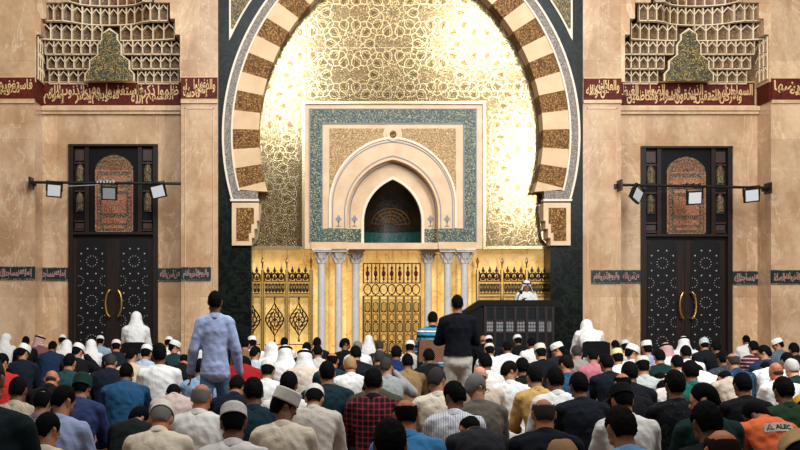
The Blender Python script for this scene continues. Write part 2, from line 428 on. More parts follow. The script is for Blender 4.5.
def lettering(mb, words, x0, x1, z0, z1, Y, th=.012, overlap=.58, wob=.16, off=.018, rows=True):
    """words set right to left inside the box x0..x1, z0..z1"""
    items = []; tot = 0
    for i, wd in enumerate(words):
        vs, fs = textmesh(wd, off); xs = [v[0] for v in vs]; wdt = max(xs)-min(xs)
        items.append((vs, fs, min(xs), wdt)); tot += wdt*overlap
    sx = (x1-x0)/tot; H = z1-z0; cur = x1
    for i, (vs, fs, xm, wdt) in enumerate(items):
        zs = [v[1] for v in vs]; zl, zh = min(zs), max(zs)
        h = H*(.74 if rows else .9); sz = min(h/max(zh-zl, .55), sx*2.4)
        zo = z0 + (H-(zh-zl)*sz)*((0 if i % 2 else 1) if rows else .5)
        left = cur-wdt*sx*(overlap+.35*(1-overlap)); cur -= wdt*overlap*sx
        lx = min(max(left, x0), x1-wdt*sx)
        mb.add([(lx+(v[0]-xm)*sx, Y+(-th if v[2] > 0 else .002), zo+(v[1]-zl)*sz) for v in vs], fs)
def inscription(x0, x1, ya, yb, Y, words, gm, lm, label, nm='inscription_band', ret=None, group=None, edge=None, **kw):
    o = (X((x0+x1)/2, Y), Y, Z(yb, Y)); e = empty(nm, o, label, 'inscription', group)
    mb = MB(o).box(X(x0, Y), X(x1, Y), Y-.03, Y+.02, Z(yb, Y), Z(ya, Y))
    mb.build('panel', gm, e)
    m2 = MB(o); zt, zb = Z(ya, Y), Z(yb, Y); h = zt-zb
    if edge:
        MB(o).box(X(x0, Y), X(x1, Y), Y-.038, Y-.02, zt-.018, zt).build('border', edge, e); MB(o).box(X(x0, Y), X(x1, Y), Y-.038, Y-.02, zb, zb+.018).build('border', edge, e)
    lettering(m2, words, X(x0, Y)+.05, X(x1, Y)-.05, zb+h*.1, zt-h*.1, Y-.03, **kw)
    m2.build('lettering', lm, e)
    return e
big = 'wide maroon and gold calligraphy band'
inscription(-80, 35, 77, 100, Y0, 'فاستغفروا لذنوبهم ومن يغفر الذنوب ولم يصروا على ما فعلوا وهم'.split(), M['maroon'], M['goldletter'], 'maroon calligraphy band on the far left pier, cut by the photo edge', edge=M['goldletter'])
inscription(181, 217.5, 77, 100, Y0, 'والذين إذا فعلوا فاحشة أو'.split(), M['maroon'], M['goldletter'], 'short maroon calligraphy band on the pier left of the great arch', edge=M['goldletter'])
inscription(583.5, 621, 78, 101, Y0, 'والعافين عن الناس والله'.split(), M['maroon'], M['goldletter'], 'short maroon calligraphy band on the pier right of the great arch', edge=M['goldletter'])
inscription(771, 880, 78, 101, Y0, 'وسارعوا إلى مغفرة من ربكم وجنة عرضها'.split(), M['maroon'], M['goldletter'], 'maroon calligraphy band on the far right pier, cut by the photo edge', edge=M['goldletter'])
for s, x0, x1, wds, side in ((1, 39, 184, 'ظلموا أنفسهم ذكروا الله فاستغفروا لذنوبهم ومن يغفر الذنوب إلا الله ولم'.split(), 'left'), (-1, 616, 757, 'السماوات والأرض أعدت للمتقين الذين ينفقون في السراء والضراء والكاظمين الغيظ'.split(), 'right')):
    e = inscription(x0+3, x1-3, 82, 106.5, YR, wds, M['maroon'], M['goldletter'], 'long maroon calligraphy band under the %s muqarnas vault' % side, edge=M['goldletter'])
    o = e.location; xr = X(35, Y0)+.001 if s > 0 else X(771, Y0)-.001
    MB(tuple(o)).box(xr, xr+.03*s, Y0+.01, YR-.03, Z(106.5, YR), Z(82, YR)).build('side_panel', M['maroon'], e)

# bay walls, ledges, small teal bands
for s, side in ((1, 'left'), (-1, 'right')):
    def mx(x): return x if s > 0 else 806-x          # right bay: x 35->771, 181->625
    bx0, bx1 = (35, 181) if s > 0 else (621, 771)
    dx0, dx1 = (69.5, 157.5) if s > 0 else (641, 731)
    dtop = 145.5 if s > 0 else 147.5
    outer = [(X(bx0-8, YR), 0), (X(dx0, YR), 0), (X(dx0, YR), Z(dtop, YR)), (X(dx1, YR), Z(dtop, YR)), (X(dx1, YR), 0), (X(bx1+8, YR), 0), (X(bx1+8, YR), Z(83, YR)), (X(bx0-8, YR), Z(83, YR))]
    MB((X((bx0+bx1)/2, YR), YR, 0)).prism(outer, YR, YR+.3).build('wall_%s_bay' % side, M['marble'], kind='structure')
    # ledge under the big band
    t = MB((X((bx0+bx1)/2, YR), YR, Z(110, YR)))
    t.box(X(bx0, Y0)+.005, X(bx1, Y0)-.005, YR-.14, YR, Z(111.5, YR), Z(107, YR)).box(X(bx0, Y0)+.005, X(bx1, Y0)-.005, YR-.08, YR, Z(114.5, YR), Z(111.5, YR))
    t.build('trim_1' if s > 0 else 'trim_2', M['marble2'], kind='structure')
    for (a, c, n) in (((-80, 35, 3), (181, 218, 4)) if s > 0 else ((583, 621, 5), (771, 880, 6))) and (((-80, 35, 3), (181, 217.8, 4)) if s > 0 else ((583.2, 621, 5), (771, 880, 6))):
        t = MB((X((a+c)/2, Y0), Y0, Z(102, Y0)))
        t.box(X(a, Y0), X(c, Y0), Y0-.05, Y0, Z(103.5, Y0), Z(100.5, Y0))
        t.build('trim_%d' % n, M['marble2'], kind='structure')
        # sunk panel line below the ledge
        t = MB((X((a+c)/2, Y0), Y0, Z(110, Y0)))
        if c-a < 60:
            t.box(X(a+4, Y0), X(c-4, Y0), Y0-.02, Y0, Z(109, Y0), Z(107.8, Y0)).box(X(a+4, Y0), X(a+4.8, Y0), Y0-.02, Y0, 0.1, Z(107.8, Y0)).box(X(c-4.8, Y0), X(c-4, Y0), Y0-.02, Y0, 0.1, Z(107.8, Y0))
            t.build('trim_%d' % (n+6), M['marble2'], kind='structure')
    # teal bands
    kwt = dict(gm=M['tealflat'], lm=M['rosedletter'], rows=False, off=.02, overlap=.98, edge=M['teal'], group='teal wall bands')
    tw = 'إنما يعمر مساجد الله من آمن بالله واليوم الآخر وأقام الصلاة'.split()
    if s > 0:
        inscription(35.3, 69, 267.5, 280.5, YR, tw[:4], label='dark teal lettered band left of the left door', **kwt)
        inscription(158, 182, 268, 281, YR, tw[4:7], label='dark teal lettered band between left door and its right-hand pier', **kwt)
        inscription(-60, 35, 266.5, 279.5, Y0, tw, label='dark teal lettered band on the far left pier', **kwt)
        inscription(181, 211, 267, 280.5, Y0, tw[7:10], label='dark teal lettered band on the pier left of the arch', **kwt)
    else:
        inscription(620, 640.6, 270, 283, YR, tw[4:7], label='dark teal lettered band between right door and its left-hand pier', **kwt)
        inscription(731.5, 770.5, 271, 284.5, YR, tw[:4], label='dark teal lettered band right of the right door', **kwt)
        inscription(591, 621, 270, 283.5, Y0, tw[7:10], label='dark teal lettered band on the pier right of the arch', **kwt)
        inscription(771, 860, 270, 284, Y0, tw, label='dark teal lettered band on the far right pier', **kwt)

# muqarnas vaults -------------------------------------------------
def muqarnas(cx, side):
    # wall at pilaster face around the stepped opening
    bx0, bx1 = (35, 181) if side == 'left' else (621, 771)
    st_ = [(82, 72), (34.5, 72), (34.5, 67), (18.5, 67), (18.5, 62), (2.5, 62), (2.5, 46), (-28, 46), (-28, 40), (-60, 0)]
    L_ = [(cx-h, y) for y, h in st_]; R_ = [(cx+h, y) for y, h in reversed(st_[:-1])]
    poly = [(bx0, 82)] + L_ + R_ + [(bx1, 82), (bx1, -129), (bx0, -129)]
    poly = [(bx0, 82), (min(cx-72, cx-72), 82)] + L_[1:] + R_[:-1] + [(cx+72, 82), (bx1, 82), (bx1, -129), (bx0, -129)]
    MB((X(cx, Y0), Y0, Z(82, Y0))).prism(P(poly, Y0), Y0, YR+.3).build('wall_%s_vault' % side, M['marble'], kind='structure')
    o = (X(cx, YR), YR, Z(82, YR))
    e = empty('muqarnas_vault', o, '%s stepped muqarnas vault of pale pointed cells over the %s door' % ('honeycomb-like', side), 'vault', 'muqarnas vaults over the doors')
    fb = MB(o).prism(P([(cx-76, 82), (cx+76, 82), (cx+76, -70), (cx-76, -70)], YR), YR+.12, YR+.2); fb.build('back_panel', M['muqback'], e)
    pc = 110.5 if side == 'left' else 687.0
    def tri_half(y):
        for yy, h in ((40, 9), (54, 12), (68, 20), (83, 25)):
            if y <= yy: return h
        return 25
    # row: top, bottom, left end, right end (photo columns), depth, pitch, hollow
    xl, xr = (46, 177) if side == 'left' else (626, 752)
    rows = [(67.5, 81.5, xl, xr, .58, 9.0, 0), (53.8, 67.5, xl-1, xr+2, .48, 9.0, 0), (40, 53.8, xl-2, xr+4, .38, 9.0, 0), (23.5, 40, cx-67, cx+67, .24, 10.5, .16), (6, 23.5, cx-61, cx+61, .12, 8.6, .36), (-12, 5, cx-46, cx+46, .06, 9.5, .36), (-30, -12, cx-44, cx+44, .02, 9.5, .36)]
    Ym = Y0+.33
    for ri, (ya, yb, xa0, xb0, yf, cw, dp) in enumerate(rows):
        def dep(x):
            u = abs(x-cx)
            if dp == 0: return Y0+yf
            return Y0+yf + dp*math.sqrt(max(0, 1-(u/(36 if ri >= 4 else 60))**2))
        hth = tri_half((ya+yb)/2) if ri < 4 else 0
        def pts(x, y, back=0): Yv = max(dep(x), Y0+.02)+back; return X(x, Ym), Yv, Z(y, Ym)
        for part in (-1, 1) if hth else (0,):
            fr = MB(o); bk = MB(o)
            a_, b_ = (xa0, xb0) if not part else (xa0, pc-hth) if part < 0 else (pc+hth, xb0)
            n = max(1, int(round((b_-a_)/cw))); cw2 = (b_-a_)/n
            def slab(tgt, quad, b0, b1):
                A = [pts(x, y, b0) for x, y in quad]; B_ = [pts(x, y, b1) for x, y in quad]
                tgt.add(A+B_, [(0,1,2,3),(7,6,5,4),(0,4,5,1),(1,5,6,2),(2,6,7,3),(3,7,4,0)])
            for c in range(n):
                xa = a_+c*cw2; xb = xa+cw2; xm = (xa+xb)/2; ip = .62; yS = ya+6.8
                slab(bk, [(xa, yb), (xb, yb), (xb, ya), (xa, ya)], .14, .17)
                for quad in ([(xa-.02, yb), (xa+ip, yb), (xa+ip, ya), (xa-.02, ya)], [(xb-ip, yb), (xb+.02, yb), (xb+.02, ya), (xb-ip, ya)],
                             [(xa+ip*.5, yS-1.1), (xa+ip*.5, yS+.3), (xm, ya+2.2), (xm, ya+.8)], [(xm, ya+.8), (xm, ya+2.2), (xb-ip*.5, yS+.3), (xb-ip*.5, yS-1.1)],
                             [(xa, yb-.8), (xb, yb-.8), (xb, yb+.2), (xa, yb+.2)]):
                    slab(fr, quad, 0, .13)
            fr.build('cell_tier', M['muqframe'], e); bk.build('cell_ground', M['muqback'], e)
    # cells on the side return of the recess
    xs = X(36.5, Y0) if side == 'left' else X(769.5, Y0); sg = 1 if side == 'left' else -1
    fr = MB(o)
    for ya, yb in ((67.5, 81.5), (53.8, 67.5), (40, 53.8)):
        for q in range(3):
            y0_, y1_ = Y0+.05+q*.19, Y0+.05+(q+1)*.19; zt_, zb_ = Z(ya, Ym), Z(yb, Ym); zm = zt_-(zt_-zb_)*.5; ym_ = (y0_+y1_)/2
            fr.tube([(xs+sg*.02, y0_, zb_), (xs+sg*.02, y0_, zt_)], .02, 4); fr.tube([(xs+sg*.02, y0_, zm), (xs+sg*.02, ym_, zt_-.04)], .018, 4); fr.tube([(xs+sg*.02, ym_, zt_-.04), (xs+sg*.02, y1_, zm)], .018, 4)
        fr.tube([(xs+sg*.02, Y0+.03, zb_), (xs+sg*.02, YR-.05, zb_)], .02, 4)
    fr.build('side_cells', M['muqframe'], e)
    MB(o).box(min(xs, xs+sg*.01), max(xs, xs+sg*.01), Y0+.03, YR, Z(82, Ym), Z(36, Ym)).build('side_ground', M['muqback'], e)
    # centre stepped panel
    hs = [(82, 25), (75, 25), (70, 20.5), (62, 20.5), (56, 12.5), (46, 12.5), (41, 8.5), (35.5, 8.5), (29, 0)]
    pl = [(pc-h, y) for y, h in hs] + [(pc+h, y) for y, h in reversed(hs[:-1])]
    MB(o).prism(P(pl, Ym), Y0+.22, Y0+.27).build('panel_frame', M['muqframe'], e)
    pl2 = [(pc-max(0, h-1.6), y+(.0 if h else 2.5)) for y, h in hs] + [(pc+max(0, h-1.6), y) for y, h in reversed(hs[:-1])]
    MB(o).prism(P(pl2, Ym), Y0+.20, Y0+.23).build('stepped_panel', M['muqgreen'], e)
    # half dome above
    m = MB(o); G = []
    for i in range(9):
        ph = i/8*math.pi/2
        G.append([(X(cx, YR)-math.cos(th)*math.cos(ph)*.82, Y0+.1+math.sin(th)*math.cos(ph)*.42, Z(7, YR)+math.sin(ph)*1.4) for th in [math.pi*j/16 for j in range(17)]])
    m.grid(G).build('half_dome', M['dome'], e, smooth=True)
muqarnas(108, 'left'); muqarnas(697, 'right')
# ------------------------------------------------------------------ prayer niche
YN = YM + .28                 # second recessed order
no = (X(393, YM), YM, Z(249, YM))
mih = empty('prayer_niche', no, 'carved marble prayer niche with teal calligraphy border and dark pointed recess', 'niche')
def rp(x0, x1, ya, yb): return [(x0, yb), (x1, yb), (x1, ya), (x0, ya)]
mid = ogive(NCX, 45.5, 159.5, 214, 249)
bk = [(302, 249)] + mid + [(485, 249), (485, 102), (302, 102)]
MB(no).prism(P(bk, YM), YM, YG+.05).build('surround', M['cream'], mih)
MB(no).prism(P([(302, 249.5), (302, 101.5), (485.5, 101.5), (485.5, 249.5), (482.8, 249.5), (482.8, 104.2), (304.7, 104.2), (304.7, 249.5)], YM), YM-.05, YM+.05).build('gilt_edge', M['goldstrap'], mih)
# teal border
MB(no).prism(P([(310, 241.5), (347, 241.5), (347, 228.5), (322, 228.5), (322, 123.5), (464, 123.5), (464, 228.5), (438.4, 228.5), (438.4, 241.5), (476, 241.5), (476, 109.5), (310, 109.5)], YM), YM-.02, YM+.01).build('teal_border', M['teal'], mih)
m = MB(no)
for a, c, y1, y2 in ((309.2, 310.2, 109, 242), (475.6, 476.6, 109, 242), (321.7, 322.7, 123, 229), (463.3, 464.3, 123, 229)):
    m.prism(P(rp(a, c, y1, y2), YM), YM-.03, YM+.01)
m.prism(P(rp(309.2, 476.6, 108.7, 109.7), YM), YM-.03, YM+.01); m.prism(P(rp(321.7, 464.3, 123, 124), YM), YM-.03, YM+.01)
m.build('thin_moulding', M['blueline'], mih)
# spandrels with arabesque, following the round outer arch
def rarc(cx, r, cy, a0, a1, n=24, e=0):
    return [(cx + r*math.cos(math.radians(a0+(a1-a0)*i/n)), cy - r*math.sin(math.radians(a0+(a1-a0)*i/n))) for i in range(n+1)]
outer = ogive(NCX, 62, 139, 205, 228)
for s in (1, -1):
    half = [p for p in outer if p[0] <= NCX+.1 and p[1] < 196]
    pl = [(329.5, half[0][1])] + half[:-3] + [(384.5, 140.5), (383, 134), (384.5, 128.5), (329.5, 128.5)]
    if s < 0: pl = [(2*NCX-x, y) for x, y in pl]
    MB(no).prism(P(pl, YM), YM-.012, YM+.01).build('spandrel', M['goldscroll'], mih)
m = MB(no)
oc = P(ogive(NCX, 60.5, 141.5, 205, 228), YM); ic = P(ogive(NCX, 59.6, 142.5, 205, 228), YM)
m.prism(oc + list(reversed(ic)), YM-.012, YM+.01)
oc = P(ogive(NCX, 48.5, 155.5, 213, 228), YM); ic = P(ogive(NCX, 47.6, 156.6, 213, 228), YM)
m.prism(oc + list(reversed(ic)), YM-.012, YM+.01)
m.build('inlay_line', M['blueline'], mih)
oc = P(ogive(NCX, 64, 136.5, 205, 228), YM); ic = P(ogive(NCX, 61.8, 139, 205, 228), YM)
MB(no).prism(oc + list(reversed(ic)), YM-.035, YM+.01).build('arch_moulding', M['line'], mih)
m = MB(no); cc = XZ(393, 134.5, YM)
for r, y in ((.155, YM-.03),): m.prism([(cc[0]+r*math.cos(a*math.pi/12), cc[1]+r*math.sin(a*math.pi/12)) for a in range(24)], y, YM+.01)
md = m.build('medallion', M['cream'], mih)
MB(no).prism([(cc[0]+.075*math.cos(a*math.pi/8), cc[1]+.085*math.sin(a*math.pi/8)) for a in range(16)], YM-.045, YM-.02).build('boss', M['brownscroll'], md)
# second order
inn = ogive(NCX, 28.8, 179.5, 222, 249)
sec = [(340, 249)] + inn + [(446, 249), (446, 150), (340, 150)]
MB(no).prism(P(sec, YN), YN, YN+.12).build('inner_arch', M['cream'], mih)
oc = P(ogive(NCX, 31.5, 176.5, 222, 249), YN); ic = P(inn, YN)
MB(no).prism(oc + list(reversed(ic)), YN-.03, YN+.01).build('inner_moulding', M['line'], mih)
oc = P(ogive(NCX, 43.2, 163, 214, 228), YN); ic = P(ogive(NCX, 42.2, 164, 214, 228), YN)
MB(no).prism(oc + list(reversed(ic)), YN-.01, YN+.01).build('inlay_line', M['blueline'], mih)
for a, c in ((346, 363.6), (421.6, 440)): MB(no).prism(P(rp(a, c, 229, 242), YN), YN-.02, YN+.01).build('teal_return', M['teal'], mih)
# small palmette inlays
for (px, YY) in ((338.5, YM), (354.5, YN), (430.5, YN), (447, YM)):
    c0 = XZ(px, 219, YY); m = MB(no)
    r = .075; m.prism([(c0[0]+r*(1 if i % 2 == 0 else .6)*math.cos(i*math.pi/4), c0[1]+r*1.3*(1 if i % 2 == 0 else .6)*math.sin(i*math.pi/4)) for i in range(8)], YY-.01, YY+.01)
    m.bar((c0[0], c0[1]-.16), (c0[0], c0[1]-.05), .02, YY-.01, YY+.01); m.bar((c0[0]-.05, c0[1]-.16), (c0[0]+.05, c0[1]-.16), .02, YY-.01, YY+.01)
    m.build('palmette', M['blueline'], mih)
# niche recess: half cylinder with half dome
cx = X(NCX, YN); rx = 28.8*YN/1000+.02; zs = Z(215, YN); zb = Z(243, YN); zt = Z(176, YN)
def shell(z0, z1, name, mt, dome=False):
    G = []
    if dome:
        for i in range(13):
            ph = i/12*math.pi/2
            G.append([(cx-math.cos(t)*math.cos(ph)*rx, YN+.1+math.sin(t)*math.cos(ph)*.65, z0+math.sin(ph)*(z1-z0)) for t in [math.pi*j/20 for j in range(21)]])
    else:
        for z in (z0, z1): G.append([(cx-math.cos(t)*rx, YN+.1+math.sin(t)*.65, z) for t in [math.pi*j/20 for j in range(21)]])
    return MB(no).grid(G).build(name, mt, mih, smooth=True)
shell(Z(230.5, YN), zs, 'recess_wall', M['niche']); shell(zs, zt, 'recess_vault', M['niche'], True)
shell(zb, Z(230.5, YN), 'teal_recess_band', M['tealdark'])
m = MB(no)
for i in range(5): m.tube([(cx+math.cos(a)*(.08+.09*i), YN+.66-.04*i, Z(222, YN)+math.sin(a)*(.06+.075*i)) for a in [math.pi*j/12 for j in range(13)]], .006, 4)
for j in range(9):
    a = math.pi*j/8; m.tube([(cx+math.cos(a)*.09, YN+.66, Z(222, YN)+math.sin(a)*.07), (cx+math.cos(a)*.42, YN+.5, Z(222, YN)+math.sin(a)*.36)], .005, 4)
m.build('gilt_fan', M['brass'], mih)
m = MB(no); m.box(X(345, YM), X(440, YM), YM+.02, YG+.75, Z(249, YM), Z(242.8, YM)); m.box(X(311, YM), X(347, YM), YM-.03, YM+.3, Z(249, YM), Z(242.5, YM)); m.box(X(438.5, YM), X(476, YM), YM-.03, YM+.3, Z(249, YM), Z(242.5, YM))
m.build('lintel', M['cream'], mih)

# backlit onyx wall under the gold wall
YO = YG + .45
ox = MB((X(400, YO), YO, 0)).box(X(200, YO), X(600, YO), YO, YO+.1, 0, Z(246.5, YO)); onyx = ox.build('wall_back_onyx', M['onyx'], kind='structure')
sm = MB((X(400, YO), YO, 0))
for px in (262, 287, 311, 329, 347, 363, 377, 393, 408, 421, 437, 456, 472, 502, 527): sm.box(X(px, YO)-.006, X(px, YO)+.006, YO-.004, YO, 0, Z(246, YO))
sm.build('panel_joint', M['brassbar'], onyx)
MB((X(400, YG), YG, 0)).box(X(251, YG), X(301, YG), YG-.03, YO, Z(249, YG), Z(246, YG)).box(X(486, YG), X(550, YG), YG-.03, YO, Z(249, YG), Z(246, YG)).build('trim_13', M['goldstrap'], kind='structure')

# columns
def column(px, Y, label):
    c = W(px, 0, Y); o = (c[0], Y, 0)
    e = empty('column', o, label, 'column', 'marble columns carrying the prayer niche')
    z1 = Z(249, Y); zc = Z(264, Y); r = 3.9*Y/1000
    MB(o).lathe([(r*1.9, 0), (r*1.9, .14), (r*1.5, .16), (r*1.6, .2), (r*1.45, .25), (r*1.1, .3), (r, .32)], o[0], o[1], 20).build('base', M['column'], e, smooth=True)
    MB(o).lathe([(r, .3), (r*1.01, zc*.5), (r*.95, zc), (r*1.12, zc+.01), (r*1.12, zc+.04), (r*.97, zc+.05)], o[0], o[1], 20).build('shaft', M['column'], e, smooth=True)
    m = MB(o); h = z1-zc
    # bell
    m.lathe([(r*.98, zc+.03), (r*1.1, zc+h*.3), (r*1.5, zc+h*.6), (r*2.0, zc+h*.78)], o[0], o[1], 20)
    for q in range(8):
        a = q*math.pi/4
        for lv, rr in ((.08, 1.15), (.38, 1.5)):
            aa = a + (math.pi/8 if lv > .2 else 0)
            p = [(o[0]+math.cos(aa)*r*rr*k1, o[1]+math.sin(aa)*r*rr*k1, zc+h*(lv+k2)) for k1, k2 in ((.95, 0), (1.1, .15), (1.3, .27), (1.5, .26))]
            m.tube(p, [r*.24, r*.28, r*.22, r*.12], 6)
    m.box(o[0]-r*2.2, o[0]+r*2.2, o[1]-r*2.2, o[1]+r*2.2, zc+h*.78, zc+h*.88); m.box(o[0]-r*2.45, o[0]+r*2.45, o[1]-r*2.45, o[1]+r*2.45, zc+h*.88, z1-.003)
    m.build('capital', M['column'], e, smooth=True)
for px, Y, lb in ((321.5, YM+.17, 'outermost of three pale marble columns left of niche gate'), (338.5, YM+.22, 'middle of three pale marble columns left of niche gate'), (355.6, YN+.22, 'innermost pale marble column just left of niche gate'),
                  (428, YN+.22, 'innermost pale marble column just right of niche gate'), (447.6, YM+.22, 'middle of three pale marble columns right of niche gate'), (464.5, YM+.17, 'outermost of three pale marble columns right of niche gate')):
    column(px, Y, lb)

# grilles
def leaf(m, x, z, h, wd, y0, y1):
    m.prism([(x, z), (x-wd*.5, z+h*.35), (x-wd*.28, z+h*.55), (x, z+h), (x+wd*.28, z+h*.55), (x+wd*.5, z+h*.35)], y0, y1)
def ring(m, x, z, rx_, rz_, t, y, n=14, a0=0, a1=360):
    m.tube([(x+rx_*math.cos(math.radians(a0+(a1-a0)*i/n)), y, z+rz_*math.sin(math.radians(a0+(a1-a0)*i/n))) for i in range(n+1)], t, 4)
def grille(posts, label, medal, Y):
    o = (X((posts[0]+posts[-1])/2, Y), Y, 0)
    e = empty('grille', o, label, 'grille', 'bronze screens either side of the niche')
    m = MB(o)
    for p in posts:
        m.box(X(p, Y)-.02, X(p, Y)+.02, Y-.03, Y+.03, 0, Z(268, Y)); m.lathe([(0.001, .14), (.03, .1), (.04, .05), (.02, .0)], X(p, Y), Y, 8, Z(264, Y))
        
    m.build('post', M['brassbar'], e)
    m = MB(o)
    for p in posts:
        m.box(X(p, Y)-.036, X(p, Y)-.022, Y-.02, Y+.02, 0, Z(270, Y)); m.box(X(p, Y)+.022, X(p, Y)+.036, Y-.02, Y+.02, 0, Z(270, Y)); m.lathe([(.014, 0), (.014, .12), (.03, .15), (.03, .2), (.001, .27)], X(p, Y), Y, 8, Z(269, Y))
    m.build('post_edging', M['bronze'], e)
    m = MB(o)
    for y in (282.5, 295): m.box(X(posts[0], Y), X(posts[-1], Y), Y-.025, Y+.025, Z(y+1, Y), Z(y, Y))
    m.build('rail', M['brassbar'], e)
    for i in range(len(posts)-1):
        a, c = X(posts[i], Y)+.05, X(posts[i+1], Y)-.05; wd = c-a
        if medal and i == 0 and posts[1]-posts[0] < 15: n = 1
        else: n = 3
        m = MB(o)
        for y in (281.3, 284.6, 293.8, 297): m.box(a, c, Y-.012, Y+.012, Z(y, Y)-.012, Z(y, Y)+.012)
        for q in range(n):
            x = a+wd*(q+.5)/n; r = wd/n/2
            ring(m, x, Z(276.5, Y), r*.72, r*.95, .014, Y); leaf(m, x, Z(273.5, Y), .17, .085, Y-.01, Y+.01); leaf(m, x, Z(279.5, Y), .12, .07, Y-.01, Y+.01)
            m.tube([(x-r, Y, Z(281, Y)), (x-r*.95, Y, Z(275, Y)), (x-r*.4, Y, Z(273, Y))], .012, 4); m.tube([(x+r, Y, Z(281, Y)), (x+r*.95, Y, Z(275, Y)), (x+r*.4, Y, Z(273, Y))], .012, 4)
            leaf(m, x-r, Z(275.5, Y), .1, .06, Y-.01, Y+.01)
        nn = n*2
        for q in range(nn):
            x = a+wd*(q+.5)/nn; leaf(m, x, Z(293, Y), .15, .08, Y-.01, Y+.01); ring(m, x, Z(288, Y), wd/nn*.42, .1, .008, Y, 10)
            m.tube([(x, Y, Z(287, Y)), (x, Y, Z(285, Y))], .012, 4)
        m.build('crest', M['bronze'], e)
        if medal:
            m = MB(o); x = (a+c)/2 if n == 3 else X(251, Y)+.0; zc = Z(319.5, Y); hw = .21; hh = .38
            def dia(sx, sz): return [(x, Y, zc+hh*sz), (x+hw*.35*sx, Y, zc+hh*.62*sz), (x+hw*.8*sx, Y, zc+hh*.3*sz), (x+hw*sx, Y, zc), (x+hw*.8*sx, Y, zc-hh*.3*sz), (x+hw*.35*sx, Y, zc-hh*.62*sz), (x, Y, zc-hh*sz), (x-hw*.35*sx, Y, zc-hh*.62*sz), (x-hw*.8*sx, Y, zc-hh*.3*sz), (x-hw*sx, Y, zc), (x-hw*.8*sx, Y, zc+hh*.3*sz), (x-hw*.35*sx, Y, zc+hh*.62*sz)]
            m.tube(dia(1, 1), .016, 4, True); m.tube(dia(.6, .62), .014, 4, True)
            for q in range(12):
                A_, B_ = dia(1, 1)[q], dia(.6, .62)[(q+1) % 12]; m.tube([A_, B_], .011, 4)
            for q in range(6): ring(m, x+.09*math.cos(q*math.pi/3), zc+.13*math.sin(q*math.pi/3), .045, .06, .009, Y, 8)
            leaf(m, x, zc-.06, .14, .1, Y-.01, Y+.01)
            m.tube([(x, Y, zc+hh), (x, Y, zc+hh+.12)], .012, 4); m.tube([(x, Y, zc-hh), (x, Y, zc-hh-.12)], .012, 4)
            leaf(m, x, zc+hh+.06, .1, .06, Y-.01, Y+.01); leaf(m, x, zc-hh-.14, .1, .06, Y-.01, Y+.01)
            m.build('medallion', M['bronze'], e)
            m = MB(o); m.box(a, a+.012, Y-.01, Y+.01, .1, Z(297, Y)); m.box(c-.012, c, Y-.01, Y+.01, .1, Z(297, Y)); m.box(a, c, Y-.01, Y+.01, Z(344, Y)-.02, Z(344, Y)); m.build('panel_frame', M['bronze'], e)
YGr = YG + .22
grille([251, 262.5, 286.8, 311], 'dark bronze screen with diamond medallions left of the niche columns', True, YGr)
grille([477.5, 502, 526.5, 550], 'dark bronze screen with leaf cresting behind the seated preacher', False, YGr)
# centre gate
Y = YGr; o = (X(391, Y), Y, 0)
e = empty('niche_gate', o, 'tall bronze and gold lattice gate between the two trios of columns', 'gate')
m = MB(o); xa, xb = 363.5, 420
cols = [363.5+56.5*i/7 for i in range(8)]
for c in cols: m.box(X(c, Y)-.012, X(c, Y)+.012, Y-.02, Y+.02, Z(283, Y), Z(263.5, Y))
for y in (263.5, 283, 296): m.box(X(xa, Y), X(xb, Y), Y-.02, Y+.02, Z(y, Y)-.012, Z(y, Y)+.012)
m.build('upper_frame', M['bronze'], e)
m = MB(o)
for i in range(7):
    x = X((cols[i]+cols[i+1])/2, Y); zz = Z(283, Y); h = Z(263.5, Y)-zz
    m.lathe([(.001, h*.1), (.03, h*.2), (.012, h*.3), (.045, h*.42), (.045, h*.55), (.012, h*.66), (.03, h*.78), (.001, h*.9)], x, Y, 8, zz)
    m.tube([(x, Y, zz), (x, Y, zz+h)], .008, 4)
m.build('spindle_row', M['maroon'], e)
m = MB(o)
for i in range(7):
    x = X((cols[i]+cols[i+1])/2, Y); ring(m, x, Z(289.5, Y), .085, .115, .012, Y); m.tube([(x, Y, Z(295, Y)-.02), (x, Y, Z(294, Y)-.0)], .014, 4)
m.build('ring_row', M['bronze'], e)
m = MB(o); mb2 = MB(o)
for c in cols:
    m.box(X(c, Y)-.03, X(c, Y)+.03, Y-.03, Y+.02, .05, Z(296, Y)); mb2.box(X(c, Y)-.01, X(c, Y)+.01, Y-.045, Y-.03, .05, Z(296, Y))
for y in (300, 305, 345, 362): m.box(X(xa, Y), X(xb, Y), Y-.025, Y+.02, Z(y, Y)-.02, Z(y, Y)+.02)
for i in range(7):
    x = X((cols[i]+cols[i+1])/2, Y); z = Z(307, Y)
    k_ = 0
    while z > .3:
        ring(m, x, z, .06, .075, .014, Y-.02, 10) if k_ % 2 else m.prism([(x, z+.12), (x-.05, z), (x, z-.12), (x+.05, z)], Y-.035, Y)
        if k_ % 2 == 0: ring(mb2, x, z, .065, .12, .012, Y-.02, 8)
        mb2.tube([(x-.07, Y, z-.1), (x+.07, Y, z-.1)], .01, 4)
        z -= .23; k_ += 1
m.build('lattice', M['brassbar'], e); mb2.build('lattice_dark', M['bronze'], e)

